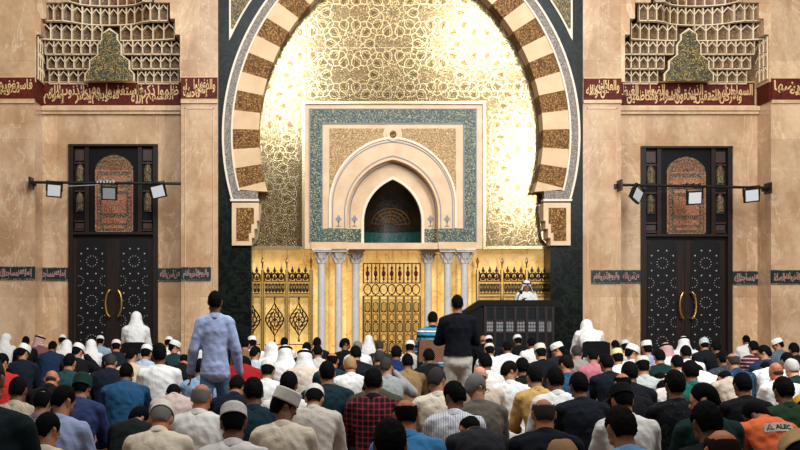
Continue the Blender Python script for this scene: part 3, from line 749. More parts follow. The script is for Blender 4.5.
# ------------------------------------------------------------------ pulpit
YP = 21.1; o = (X(515, YP), YP, 0)
pul = empty('pulpit', o, 'black wooden pulpit with glazed panels and a row of pale inlaid squares', 'pulpit')
zt = Z(301, YP)
MB(o).prism([(X(462, YP), 0), (X(554, YP), 0), (X(554, YP), zt-.05), (X(481, YP), zt-.05), (X(462, YP), Z(315, YP))], YP, YP+.08).build('front_panel', M['wood2'], pul)
MB(o).prism([(X(458, YP), Z(318, YP)), (X(458, YP), Z(314, YP)), (X(479, YP), zt+.02), (X(555.5, YP), zt+.02), (X(555.5, YP), zt-.1), (X(481, YP), zt-.1)], YP-.06, YP+.14).build('handrail', M['wood2'], pul)
m = MB(o).box(X(550, YP), X(554, YP), YP, YP+.9, 0, zt-.05); m.build('side_panel', M['wood2'], pul)
MB(o).box(X(481, YP), X(550, YP), YP+.1, YP+.95, 0, .40).build('platform', M['wood'], pul)
m = MB(o); ps = [485, 494.5, 504.5, 515, 526.5, 537, 545.5, 552.5]
for p in ps: m.box(X(p, YP)-.03, X(p, YP)+.03, YP-.04, YP, .05, zt-.1)
for y in (307, 320.5, 332.5, 348): m.box(X(485, YP), X(552.5, YP), YP-.03, YP, Z(y, YP)-.02, Z(y, YP)+.02)
m.build('stile', M['wood'], pul)
for i in range(7):
    a, c = X(ps[i], YP)+.03, X(ps[i+1], YP)-.03
    for zb_, zt_ in ((320, 307.5), (348, 333)): MB(o).box(a, c, YP-.012, YP+.01, Z(zb_, YP), Z(zt_, YP)).build('pane', M['pane'], pul)
    m = MB(o); xc = (a+c)/2; zc = Z(326.5, YP); r = min(.085, (c-a)/2)
    for q in range(3):
        for p_ in range(3):
            if (q+p_) % 2 == 0 or True:
                m.prism([(xc+r*(q-1)*.66+.026*math.cos(t*math.pi/4), zc+.11*(p_-1)*.66+.034*math.sin(t*math.pi/4)) for t in range(8)], YP-.02, YP)
    m.bar((xc-r, zc), (xc+r, zc), .012, YP-.018, YP); m.bar((xc, zc-.11), (xc, zc+.11), .012, YP-.018, YP)
    m.box(xc-r-.01, xc+r+.01, YP-.012, YP, zc+.105, zc+.12); m.box(xc-r-.01, xc+r+.01, YP-.012, YP, zc-.12, zc-.105)
    m.build('inlaid_square', M['inlay'], pul)
m = MB(o)
m.tube([W(517.5, 301, YP+.05), W(518.5, 296, YP+.1), W(520.5, 292.5, YP+.2)], .012, 6)
m.lathe([(.001, -.05), (.03, -.04), (.035, .02), (.001, .05)], W(521, 292, YP+.22)[0], YP+.22, 8, Z(292, YP+.2))
m.build('microphone', M['black'], pul)

# ------------------------------------------------------------------ doors
def door(x0, x1, top, n, side, sc):
    Y = YR; o = (X((x0+x1)/2, Y), Y, 0)
    d = empty('door_%d' % n, o, kind='structure'); d['label'] = 'tall dark wooden double door with arched copper inlay panel, %s side' % side
    def U(u): return X(x0+(x1-x0)*u/88, Y)                     # 88 units wide
    def V(v): return Z(top+(v)*1.0, Y)                          # rows below the top
    m = MB(o); m.box(U(-.6), U(4), Y-.06, Y+.2, 0, V(0)).box(U(84), U(88.6), Y-.06, Y+.2, 0, V(0)).box(U(-.6), U(88.6), Y-.08, Y+.2, V(1), V(-1)).box(U(4), U(84), Y-.04, Y+.2, V(89), V(86.5))
    m.box(U(15.5), U(19.5), Y-.02, Y+.1, V(87), V(1)).box(U(68.5), U(72.5), Y-.02, Y+.1, V(87), V(1)); m.build('frame', M['wood'], d)
    MB(o).box(U(4), U(84), Y+.05, Y+.14, V(92), V(0)).build('transom', M['wood2'], d)
    # arched copper panel x 25.5..63.5, rows 9..87
    ar = [(U(25.5), V(87)), (U(25.5), V(25))]
    for i in range(17):
        a = math.pi*(1-i/16); uu = 44.5+19*math.cos(a); vv = 25-14.5*math.sin(a)-1.5*(1-abs(math.cos(a)))
        ar.append((U(uu), V(vv)))
    ar.append((U(63.5), V(87)))
    p = MB(o).prism(ar, Y+.02, Y+.08).build('arched_panel', M['copperdark'], d)
    m = MB(o)
    for a, c, t_, b_ in ((25.5, 27, 26, 87), (62, 63.5, 26, 87), (25.5, 63.5, 24.5, 26), (25.5, 63.5, 85.5, 87), (31, 58, 30, 38), (32, 57, 49, 68), (33, 56, 42, 46), (32, 57, 72, 78), (34, 55, 80, 83)):
        m.box(U(a), U(c), Y+.005, Y+.03, V(b_), V(t_))
    for i in range(14): m.box(U(28.3), U(30), Y+.008, Y+.03, V(31+i*4), V(28.6+i*4)); m.box(U(59), U(60.7), Y+.008, Y+.03, V(31+i*4), V(28.6+i*4))
    for cx_ in (29.5, 59.5): m.prism([(U(cx_+2*math.cos(t*math.pi/4)), V(34+2.2*math.sin(t*math.pi/4))) for t in range(8)], Y, Y+.03)
    for r in (4.5, 8.5, 12.5, 16.5): m.tube([(U(44.5+r*math.cos(a)), Y+.02, V(24.5-r*.8*math.sin(a))) for a in [math.pi*j/14 for j in range(15)]], .014, 4)
    for j in range(1, 12):
        a = math.pi*j/12; m.tube([(U(44.5+4*math.cos(a)), Y+.02, V(24.5-3*math.sin(a))), (U(44.5+16*math.cos(a)), Y+.02, V(24.5-13*math.sin(a)))], .007, 3)
    m.build('copper_inlay', M['copper'], p)
    # side niches
    for u0 in (5.5, 73.5):
        for v0 in (20, 49):
            m = MB(o); m.box(U(u0+1), U(u0+8), Y+.0, Y+.05, V(v0+17), V(v0+9)); 
            m.lathe([(.09, -.2), (.095, 0), (.1, .06), (.06, .16), (.02, .22), (.001, .26)], U(u0+4.5), Y+.04, 10, V(v0+7)); m.build('side_finial', M['copperdark'], d)
        m = MB(o)
        for v0 in (17, 45, 75, 84): m.box(U(u0-.5), U(u0+9.5), Y-.01, Y+.06, V(v0+1.2), V(v0))
        m.box(U(u0), U(u0+9), Y+.02, Y+.06, V(15), V(4)); m.box(U(u0), U(u0+9), Y+.02, Y+.06, V(83), V(77.5))
        m.build('side_rail', M['woodred'], d)
    # leaves
    for li, (a, c) in enumerate(((5, 43.8), (44.2, 83))):
        lf = MB(o).box(U(a), U(c), Y+.08, Y+.14, .02, V(90)).build('leaf', M['wood'], d)
        pa, pc = (7.5, 36) if li == 0 else (50, 78.5)
        q = [(U(pa), .12), (U(pc), .12), (U(pc), V(95)), (U(pc-3), V(95)), (U(pc-3), V(92)), (U(pa+3), V(92)), (U(pa+3), V(95)), (U(pa), V(95))]
        pn = MB(o).prism(q, Y+.06, Y+.09).build('panel', M['leaf'], lf)
        m = MB(o); cxu = (pa+pc)/2
        def dot(u, v, r, k_=.68):
            r *= k_ 
            if pa+1 < u < pc-1: m.prism([(U(u)+r*math.cos(t*math.pi/3), V(v)+r*math.sin(t*math.pi/3)) for t in range(6)], Y+.05, Y+.065)
        for v in range(0, 4):
            vc = 115.5+v*39.5
            for j in range(12): dot(cxu+5.3*math.cos(j*math.pi/6+.26), vc+5.3*math.sin(j*math.pi/6+.26), .016)
            for (du, dv) in ((-10.5, -7.5), (10.5, -7.5), (-10.5, 7.5), (10.5, 7.5), (-4.2, -12.5), (4.2, -12.5), (-4.2, 12.5), (4.2, 12.5)): dot(cxu+du, vc+dv, .026)
            for j in range(12):
                for sx in (-13, 13): dot(cxu+sx+4.8*math.cos(j*math.pi/6), vc+19.75+4.8*math.sin(j*math.pi/6), .014)
            dot(cxu-1.3, vc+19.75, .015); dot(cxu+1.3, vc+19.75, .015); dot(cxu-11, vc, .014); dot(cxu+11, vc, .014)
        m.build('star_inlay', M['pearl'], pn)
        s_ = 1 if li == 0 else -1; cc_ = 38.4 if li == 0 else 51
        hp = [(U(cc_+s_*(3.4-5.0*math.cos(t))*1.0), Y-.02-.06*math.cos(t*.0), V(158+13.5*math.sin(t))) for t in [(-1+2*j/14)*1.25 for j in range(15)]]
        h = MB(o); h.tube([(hp[0][0], Y+.07, hp[0][2])]+hp+[(hp[-1][0], Y+.07, hp[-1][2])], .022, 8); h.build('handle', M['brass'], lf, smooth=True)
door(69.5, 157.5, 145.5, 1, 'left', 1); door(641, 731, 147.5, 2, 'right', 1)

# ------------------------------------------------------------------ lighting bars in front of the bays
def lightbar(x0, x1, yb, lamps, label):
    Y = Y0-.25; o = W((x0+x1)/2, yb, Y)
    e = empty('lighting_bar', o, label, 'lighting bar', 'floodlight bars across the door bays')
    m = MB(o); ya, yb2 = (yb-.8, yb+.6) if x0 < 300 else (yb-2, yb+1)
    a, c = W(x0, ya, Y), W(x1, yb2, Y); m.tube([a, c], .028, 8)
    m.tube([(a[0], Y+.06, a[2]+.03), (c[0], Y+.06, c[2]+.03)], .012, 6)
    m.build('bar', M['black'], e)
    for q, w_ in ((a, 1), (c, -1)):
        if x0 < 300 and w_ < 0: continue
        m = MB(o)
        m.box(q[0]-.02, q[0]+.02, Y-.06, Y0, q[2]-.12, q[2]+.12); m.box(q[0]-.08, q[0]+.08, Y0-.04, Y0, q[2]-.05, q[2]+.05)
        m.build('bracket', M['black'], e)
    m = MB(o); t_ = (lamps[1][0]-x0)/(x1-x0); cz = a[2]+(c[2]-a[2])*t_
    for q in range(6): m.box(X(lamps[1][0]-12+q*3.2, Y), X(lamps[1][0]-10.4+q*3.2, Y), Y-.04, Y+.05, cz-.0, cz+.05+.02*(q % 2))
    m.tube([(X(x0+8, Y), Y-.03, cz-.05), (X(x0+20, Y), Y-.04, cz-.09), (X(lamps[1][0]-10, Y), Y-.03, cz-.04)], .008, 5)
    m.build('cable_clips', M['pearl'] if x0 < 300 else M['black'], e)
    for i, (lx, ly, rz, ry, g_) in enumerate(lamps):
        p = W(lx, ly, Y-.1)
        R_ = Matrix.Translation(p) @ Euler((math.radians(12), math.radians(ry), math.radians(rz))).to_matrix().to_4x4()
        def tb(mb, x0_, x1_, y0_, y1_, z0_, z1_):
            t2 = MB().box(x0_, x1_, y0_, y1_, z0_, z1_); mb.add([tuple(R_ @ Vector(v)) for v in t2.v], t2.f)
        b_ = MB(o); tb(b_, -.165, .165, 0, .07, -.15, .15)
        for q in range(7): tb(b_, -.14+q*.045, -.13+q*.045, .07, .12, -.12, .12)
        lo = b_.build('floodlight', M['black'], e)
        g2 = MB(o); tb(g2, -.135, .135, -.006, .002, -.12, .12); g2.build('lens', M[g_], lo)
        y2 = MB(o); tb(y2, -.18, -.168, .0, .06, -.02, .2); tb(y2, .168, .18, .0, .06, -.02, .2); tb(y2, -.18, .18, .0, .06, .19, .205); y2.build('yoke', M['black'], lo)
lightbar(30, 181, 183.2, [(54, 190.5, 8, 4, 'lens'), (109, 193.5, 0, 2, 'lensgrey'), (158, 191.5, -8, -12, 'lens')], 'black bar of three floodlights across the left door')
lightbar(621, 770, 187, [(638, 195, 42, 22, 'lens'), (695, 198, 0, -3, 'lens'), (752, 195.5, -4, -6, 'lens')], 'black bar of three floodlights across the right door')
# ------------------------------------------------------------------ people
def ico(sub):
    bm = bmesh.new(); bmesh.ops.create_icosphere(bm, subdivisions=sub, radius=1)
    v = [tuple(x.co) for x in bm.verts]; f = [tuple(q.index for q in x.verts) for x in bm.faces]; bm.free(); return v, f
ICO = ico(2)
class Blob:
    """solid built of overlapping rounded volumes, fused into one continuous skin"""
    def __init__(s): s.m = MB()
    def ball(s, c, r, sc=(1, 1, 1), rot=None):
        vs = []
        for p in ICO[0]:
            q = Vector((p[0]*r*sc[0], p[1]*r*sc[1], p[2]*r*sc[2]))
            if rot is not None: q = rot @ q
            vs.append((q.x+c[0], q.y+c[1], q.z+c[2]))
        s.m.add(vs, ICO[1])
    def limb(s, a, ra, b, rb, sa=(1, 1, 1), sb=None, rot=None):
        a, b = Vector(a), Vector(b); sb = sb or sa; n = max(2, int((b-a).length/(min(ra, rb)*.3))+1)
        for i in range(n+1):
            t = i/n; s.ball(a.lerp(b, t), ra+(rb-ra)*t, [sa[j]+(sb[j]-sa[j])*t for j in range(3)], rot)
    def fuse(s, name, voxel, smooth=3, wr=0, seed=0, cut=None):
        me = s.m.mesh(name); o = bpy.data.objects.new('t', me); COL.objects.link(o)
        r = o.modifiers.new('r', 'REMESH'); r.mode = 'VOXEL'; r.voxel_size = voxel; r.use_smooth_shade = True
        sm_ = o.modifiers.new('s', 'SMOOTH'); sm_.iterations = smooth; sm_.factor = .5
        bpy.context.view_layer.update()
        m = bpy.data.meshes.new_from_object(o.evaluated_get(bpy.context.evaluated_depsgraph_get())); m.name = name
        bpy.data.objects.remove(o); bpy.data.meshes.remove(me)
        n = len(m.vertices); co = np.empty(n*3); m.vertices.foreach_get('co', co); co = co.reshape(-1, 3)
        if wr:
            no_ = np.empty(n*3); m.vertices.foreach_get('normal', no_); no_ = no_.reshape(-1, 3)
            rng = np.random.RandomState(seed)
            d = np.zeros(n)
            for k_ in range(9):
                dr = rng.normal(size=3); dr /= np.linalg.norm(dr); fq = rng.uniform(18, 48)
                ph = co @ dr*fq + 1.3*np.sin(co @ rng.normal(size=3)*9+rng.uniform(0, 6)); d += np.abs(np.sin(ph))**3*rng.uniform(.4, 1)
            co += no_*((d/9-.35)*wr)[:, None]
        if cut is not None: co[:, 2] = np.maximum(co[:, 2], cut)
        m.vertices.foreach_set('co', co.ravel()); m.polygons.foreach_set('use_smooth', [True]*len(m.polygons)); m.update()
        m.materials.append(None); return m

# --- head-space shapes (origin = centre of the skull, +Y = face)
def skull(th, ph):
    """radius vector of the cranium/face for azimuth th (0 = face) and elevation ph"""
    x, y, z = math.cos(ph)*math.sin(th), math.cos(ph)*math.cos(th), math.sin(ph)
    rx = .074 - (.018*max(0, -z)**1.2); ry = .096 if y < 0 else .090; rz = .112 if z > 0 else .118
    k = min(1.45, max(math.cos(ph), .05)**-.6) if ph < 0 and y < .03 else 1
    return Vector((x*rx*k, y*ry*k-.004, z*rz))
def head_blob(b, Mh):
    R = Mh.to_3x3().normalized()
    def B(c, r, sc=(1, 1, 1)): b.ball(Mh @ Vector(c), r*.93, sc, R)
    B((0, -.008, .018), .094, (.80, 1.0, .98)); B((0, .02, -.035), .078, (.80, .9, 1.0)); B((0, .042, -.078), .045, (.95, .9, .75))
    B((0, .03, .02), .075, (.86, .9, 1.05)); B((0, -.028, -.028), .066, (.98, .95, .9))
    for s in (-1, 1):
        B((s*.038, .045, -.03), .036, (.8, .9, .8)); B((s*.03, .077, .018), .02, (1.2, .6, .55)); B((s*.034, .074, -.001), .0145, (1.1, .7, .8))
        B((s*.079, -.012, -.012), .028, (.30, .62, 1.05)); B((s*.083, -.018, .004), .02, (.35, .7, .9))
        B((s*.055, .015, -.07), .03, (.6, 1, .7))
    for i in range(5): B((0, .088+.0045*i, .005-.0085*i), .0095+.0014*i)
    B((0, .100, -.034), .013, (1.3, .9, .7))
    B((0, .086, -.056), .0125, (1.7, .7, .45)); B((0, .084, -.066), .0125, (1.5, .7, .5)); B((0, .078, -.092), .018, (1.1, .8, .8))
def hand_blob(b, wr, d, n, L_=.095, spread=1, curl=.55, side=1):
    """palm and five fingers. d: pointing direction, n: palm-down normal"""
    wr, d, n = Vector(wr), Vector(d).normalized(), Vector(n).normalized(); n = (n-d*n.dot(d)).normalized(); u = d.cross(n).normalized()
    for i in range(4): b.limb(wr, .022, wr+d*.065+u*(i-1.5)*.018, .0125)
    for i, l in enumerate((.062, .072, .068, .052)):
        p = wr+d*.078+u*(i-1.5)*.0205*side; dd = d+u*(i-1.5)*.07*spread*side
        a = .15
        for j in range(3):
            q = p + (dd*math.cos(a)+n*math.sin(a)).normalized()*l*(.45, .31, .24)[j]; b.limb(p, .0095-.001*j, q, .0088-.001*j); p = q; a += curl
    p = wr+d*.02-u*.024*side; q = p+(d*.7-u*.75*side+n*.15).normalized()*.042; r = q+(d*.95-u*.2*side+n*.3).normalized()*.032
    b.limb(wr, .019, p, .015); b.limb(p, .0145, q, .0115); b.limb(q, .0115, r, .009)

def pose(kind='kneel', lean=10, hunch=12, pitch=12, yaw=0, arms='lap', wide=1.0, tall=1.0):
    """joint positions of a figure facing +Y"""
    J = {}; rd = math.radians
    if kind == 'kneel':
        pel = Vector((0, 0, .20)); J['hip'] = [Vector((s*.09, .02, .19)) for s in (-1, 1)]
        J['knee'] = [Vector((s*.15, .40, .095)) for s in (-1, 1)]; J['ank'] = [Vector((s*.09, -.06, .055)) for s in (-1, 1)]; J['toe'] = [Vector((s*.06, -.19, .035)) for s in (-1, 1)]
    elif kind == 'chair':
        pel = Vector((0, 0, .56)); J['hip'] = [Vector((s*.09, .03, .54)) for s in (-1, 1)]
        J['knee'] = [Vector((s*.14, .44, .53)) for s in (-1, 1)]; J['ank'] = [Vector((s*.13, .42, .09)) for s in (-1, 1)]; J['toe'] = [Vector((s*.15, .58, .035)) for s in (-1, 1)]
    else:
        pel = Vector((0, 0, .93)); J['hip'] = [Vector((s*(.074 if kind == 'walk' else .09), 0, .90)) for s in (-1, 1)]
        g_ = .13 if kind == 'walk' else .02
        J['knee'] = [Vector((s*.10, .02+s*g_*.6, .49)) for s in (-1, 1)]; J['ank'] = [Vector((s*.10, -.03+s*g_, .085)) for s in (-1, 1)]; J['toe'] = [Vector((s*.12, .12+s*g_, .035)) for s in (-1, 1)]
    a = rd(lean); h = rd(hunch)
    def up(p, d, an): return p + Vector((0, math.sin(an), math.cos(an)))*d
    J['pel'] = pel; J['waist'] = up(pel, .17*tall, a*.6); J['chest'] = up(J['waist'], .19*tall, a+h*.3); J['neck'] = up(J['chest'], .17*tall, a+h)
    na = a+h*1.1+rd(pitch)*.45; J['skb'] = up(J['neck'], .07, na); J['head'] = up(J['skb'], .075, na*.9)+Vector((0, .012, 0))
    tot = rd(pitch)+a*.35
    J['Mh'] = Matrix.Translation(J['head']) @ Matrix.Rotation(-rd(yaw), 4, 'Z') @ Matrix.Rotation(-tot, 4, 'X') @ Matrix.Scale(.93, 4)
    sh = J['chest'].lerp(J['neck'], .70); J['sh'] = [sh+Vector((s*.160*wide, .0, -.028)) for s in (-1, 1)]
    J['el'] = []; J['wr'] = []; J['hd'] = []
    for i, s in enumerate((-1, 1)):
        S_ = J['sh'][i]
        if arms == 'lap':
            e = S_+Vector((s*.055, .07+.1*math.sin(a), -.27)); w_ = Vector((s*.12, max(e.y+.17, .25), pel.z+.10)); hd = (-s*.25, 1, -.12)
        elif arms == 'down':
            e = S_+Vector((s*.085, -.03, -.28)); w_ = e+Vector((s*.04, .07, -.25)); hd = (0, .15, -1)
        elif arms == 'fold':
            e = S_+Vector((s*.075, .06, -.26)); w_ = e+Vector((-s*.21, .16, .04)); hd = (-s*1, .15, 0)
        elif arms == 'raise':
            if s > 0: e = S_+Vector((.16, .13, -.10)); w_ = J['head']+Vector((.10, .10, -.05)); hd = (-.55, -.1, .9)
            else: e = S_+Vector((-.055, .07, -.27)); w_ = Vector((-.12, e.y+.17, pel.z+.10)); hd = (.25, 1, -.12)
        elif arms == 'mic':
            e = S_+Vector((s*.06, .06, -.25)); w_ = e+Vector((-s*.08, .22, .16 if s > 0 else .05)); hd = (-s*.4, .7, .5)
        J['el'].append(e); J['wr'].append(w_); J['hd'].append(hd)
    J['kind'] = kind; J['wide'] = wide; J['ax'] = a; J['hx'] = h
    return J
def torso(b, J, g=0, hem=None):
    w = J['wide']; r1 = Matrix.Rotation(-J['ax'], 3, 'X'); r2 = Matrix.Rotation(-(J['ax']+J['hx']), 3, 'X')
    b.limb(J['pel'], .150*w+g, J['waist'], .140*w+g, (1.05, .80, .9), (1.0, .76, .9), r1)
    b.limb(J['waist'], .140*w+g, J['chest'], .165*w+g, (1.0, .76, .9), (1.02, .70, .9), r1)
    up = J['chest'].lerp(J['neck'], .45)
    b.limb(J['chest'], .165*w+g, up, .155*w+g, (1.0, .72, .9), (1.06, .68, .7), r2)
    b.limb(up, .150*w+g, J['chest'].lerp(J['neck'], .70), .095+g, (1.06, .68, .7), (1.25, .78, .75), r2)
    for i in (0, 1):
        m = J['chest'].lerp(J['neck'], .90)
        b.limb(m, .058+g*.6, J['sh'][i]+Vector((0, 0, .0)), .062+g)
def arms(b, J, g=0, upto=1.0):
    for i in (0, 1):
        b.limb(J['sh'][i], .062+g, J['el'][i], .046+g); b.limb(J['el'][i], .045+g, J['el'][i].lerp(J['wr'][i], upto), .031+g*.9)
def legs(b, J, g=0):
    for i in (0, 1):
        q = .78 if J['kind'] == 'stand' else .70 if J['kind'] == 'walk' else 1
        b.ball(J['hip'][i], .105*q+g); b.limb(J['hip'][i], (.095*q if q > .75 else .072)+g, J['knee'][i], .062+g); b.limb(J['knee'][i], .06+g, J['ank'][i], .04+g)
def make_variant(nm, full=True, **kw):
    J = pose(**kw); V = {'J': J}
    b = Blob(); torso(b, J); arms(b, J); legs(b, J)
    for i in (0, 1):
        b.limb(J['ank'][i], .036, J['toe'][i], .030, (1.1, 1, .8))
        hand_blob(b, J['wr'][i], J['hd'][i], (0, 0, -1) if kw.get('arms', 'lap') != 'down' else ((1, 0, 0) if i else (-1, 0, 0)), side=1 if i else -1)
    nk = J['neck']-Vector((0, .01, .04)); b.limb(nk, .066, J['skb'], .056, (1, .95, 1)); b.limb(J['skb'], .056, J['Mh'] @ Vector((0, -.012, -.03)), .060)
    head_blob(b, J['Mh'])
    V['body'] = b.fuse('body_'+nm, .0085, 2, cut=.004)
    g = .017
    for t in (0, 1):
        b = Blob(); torso(b, J, g+.004*t); arms(b, J, g+.003*t, .93)
        if J['kind'] == 'kneel':
            b.limb(J['pel'], .165, J['pel']-Vector((0, .02, .07)), .175, (1.1, .85, .8)); b.ball(J['pel']+Vector((0, -.03, -.10)), .165, (1.15, .9, .55))
        elif J['kind'] == 'chair': b.ball(J['pel']-Vector((0, 0, .03)), .17, (1.12, .9, .7))
        elif nm == 'st': b.limb(J['waist'], .160, J['pel'], .185, (1.05, .84, .9))
        elif J['kind'] == 'walk': b.limb(J['waist'], .140, J['pel'], .158, (1.0, .84, .9)); b.limb(J['pel'], .160, J['pel']-Vector((0, 0, .08)), .170, (1.02, .92, .6))
        for s in (0, 1): b.limb(J['chest'].lerp(J['neck'], .86), .05+g, J['neck']+Vector((0, -.012, -.035)), .062)
        cut_ = .006 if J['kind'] != 'stand' or nm == 'kh' else .95
        V['shirt%d' % t] = b.fuse('shirt_'+nm, .0135, 2, .026, seed=hash(nm) % 97 + t if False else len(nm)*7+t*3, cut=cut_)
    b = Blob(); legs(b, J, .024 if nm == 'st' else .016); b.ball(J['pel'], .15 if nm != 'wk' else .13, (1.08, .8, .7))
    if nm == 'st': b.limb(J['pel']-Vector((0, 0, .06)), .172, J['pel']+Vector((0, 0, .07)), .163, (1.08, .86, .8)); b.limb(J['pel']+Vector((0, -.045, -.07)), .11, J['pel']+Vector((0, -.03, -.10)), .10, (1.5, 1, 1))
    V['trousers'] = b.fuse('trousers_'+nm, .016, 2, .02, 5, cut=.004)
    # robe: shirt plus a skirt over the thighs and shins
    b = Blob(); torso(b, J, g+.008); arms(b, J, g+.01, .95); legs(b, J, .03)
    if J['kind'] == 'kneel':
        for q in range(4): b.limb(J['hip'][0].lerp(J['hip'][1], q/3), .11, J['knee'][0].lerp(J['knee'][1], q/3), .085)
        b.limb((0, -.02, .1), .13, (0, -.16, .05), .09, (1.5, 1, .8))
    elif J['kind'] == 'chair':
        for q in range(5): a_, c_ = J['knee'][0].lerp(J['knee'][1], q/4), J['ank'][0].lerp(J['ank'][1], q/4); b.limb(a_, .085, c_, .085); b.limb(J['hip'][0].lerp(J['hip'][1], q/4), .12, a_, .09)
    else:
        for q in range(5): b.limb(J['hip'][0].lerp(J['hip'][1], q/4), .12, J['ank'][0].lerp(J['ank'][1], q/4)*1.1, .12)
    b.limb(J['chest'].lerp(J['neck'], .86), .05+g, J['neck']+Vector((0, -.012, -.035)), .062)
    V['robe'] = b.fuse('robe_'+nm, .015, 2, .034, 11, cut=.006)
    # collar ring round the neck
    Mn = Matrix.Translation(J['neck']+Vector((0, -.004, .004))) @ Matrix.Rotation(-(J['ax']+J['hx']*1.1+math.radians(kw.get('pitch', 12))*.25), 4, 'X')
    m = MB(); prof = [(.082, -.05), (.078, -.02), (.071, .014), (.068, .022), (.063, .018), (.064, -.04)]
    vs = []
    for r, z in prof:
        for q in range(24): a = q*math.pi/12; vs.append(tuple(Mn @ Vector((r*math.sin(a), -r*math.cos(a)*.97, z-.012*(1-math.cos(a))))))
    fs = [(i*24+q, i*24+(q+1) % 24, (i+1) % 6*24+(q+1) % 24, (i+1) % 6*24+q) for i in range(6) for q in range(24)]
    m.add(vs, fs); V['collar'] = m.mesh('collar_'+nm, None, 'all'); V['collar'].materials.append(None)
    ht = J['Mh'] @ Vector((0, -.012, .125)); hb = J['Mh'] @ Vector((0, -.09, .06))
    V['top'] = max(ht.z, hb.z, (J['Mh'] @ Vector((0, .04, .10))).z)
    return V
# --- hair, caps and scarves in head space
def shellmesh(name, fn, nth=56, nph=40, jitter=0, seed=1):
    rng = random.Random(seed); vs = []; 
    for i in range(nph+1):
        ph = -math.pi/2+math.pi*i/nph
        for j in range(nth):
            th = 2*math.pi*j/nth; p = skull(th, ph); n = p.normalized(); t = fn(th if th < math.pi else th-2*math.pi, ph, p)
            if jitter and t > 0: t += rng.uniform(-jitter, jitter)
            vs.append(tuple(p*1.0 + n*t + Vector((0, -.004, .010))))
    m = MB(); m.grid([vs[i*nth:(i+1)*nth] for i in range(nph+1)], cu=True)
    me = m.mesh(name, None, 'all'); me.materials.append(None); return me
def scalp(th, ph, p, t=.014, front=.045, nape=-.075):
    # hairline: high at the face, low at the nape
    f = math.cos(th); line = nape + (front-nape)*max(0, (f+.25)/1.25)**.8 if f > -.25 else nape
    if 1.25 < abs(th) < 2.05: line = max(line, .012-.30*max(0, abs(abs(th)-1.65)-.18))
    d = p.z-line
    return (.003+(t-.003)*min(1, max(0, d)/.035)) if d > 0 else -.03
HAIR = {}
HAIR['h'] = shellmesh('hair_short', lambda th, ph, p: scalp(th, ph, p, .0115), jitter=.0018)
HAIR['H'] = shellmesh('hair_full', lambda th, ph, p: scalp(th, ph, p, .016)+(.004 if ph > .6 else 0)*(scalp(th, ph, p) > 0), jitter=.004, seed=4)
HAIR['s'] = shellmesh('hair_cropped', lambda th, ph, p: scalp(th, ph, p, .0085), jitter=.001, seed=7)
HAIR['k'] = shellmesh('hair_fringe', lambda th, ph, p: (scalp(th, ph, p, .010) if p.normalized().angle(Vector((0, -.42, .9))) > math.radians(48) and p.normalized().angle(Vector((0, .5, .85))) > math.radians(50) else -.03), jitter=.001)
HAIR['K'] = shellmesh('hair_fringe_low', lambda th, ph, p: (scalp(th, ph, p, .004) if p.z < -.03 else -.03))
HAIR['p'] = shellmesh('hair_crown_gap', lambda th, ph, p: (scalp(th, ph, p, .012) if p.normalized().angle(Vector((0, -.5, .86))) > math.radians(24) else -.02), jitter=.001)
def capmesh(name, rim, top, t=.017, flat=.0, tilt=-.18, ribs=0):
    m = MB(); G = []; N = 36
    R = Matrix.Rotation(tilt, 3, 'X')
    for k_ in range(15):
        u = k_/14
        row = []
        for j in range(N):
            th = 2*math.pi*j/N
            rx_, ry_ = .074+t, .097+t
            if u < .5:
                z = rim+(top-rim)*(u/.5)*(.62 if not flat else .86); q = 1-.05*(u/.5)
            else:
                v = (u-.5)/.5; z0 = rim+(top-rim)*(.62 if not flat else .86)
                q = .95*math.cos(v*math.pi/2*.999) if not flat else .95*(1-v**3); z = z0+(top-z0)*math.sin(v*math.pi/2)
            if ribs: q *= 1+.01*math.cos(th*ribs)
            row.append(tuple(R @ Vector((rx_*q*math.sin(th), ry_*q*math.cos(th)-.006, z))))
        G.append(row)
    # inner lining turns under the rim
    G.insert(0, [tuple(R @ Vector(((.074+t-.008)*math.sin(2*math.pi*j/N), (.097+t-.008)*math.cos(2*math.pi*j/N)-.006, rim+.012))) for j in range(N)])
    m.grid(G, cu=True); me = m.mesh(name, None, 'all'); me.materials.append(None); return me
CAP = {'c': capmesh('kufi', .030, .142, flat=0), 'f': capmesh('flat_kufi', .034, .140, flat=1), 'n': capmesh('beanie', -.01, .148, .018, ribs=16), 'B': capmesh('ball_cap', .02, .138, .018), 'l': capmesh('low_kufi', .045, .135, .014)}
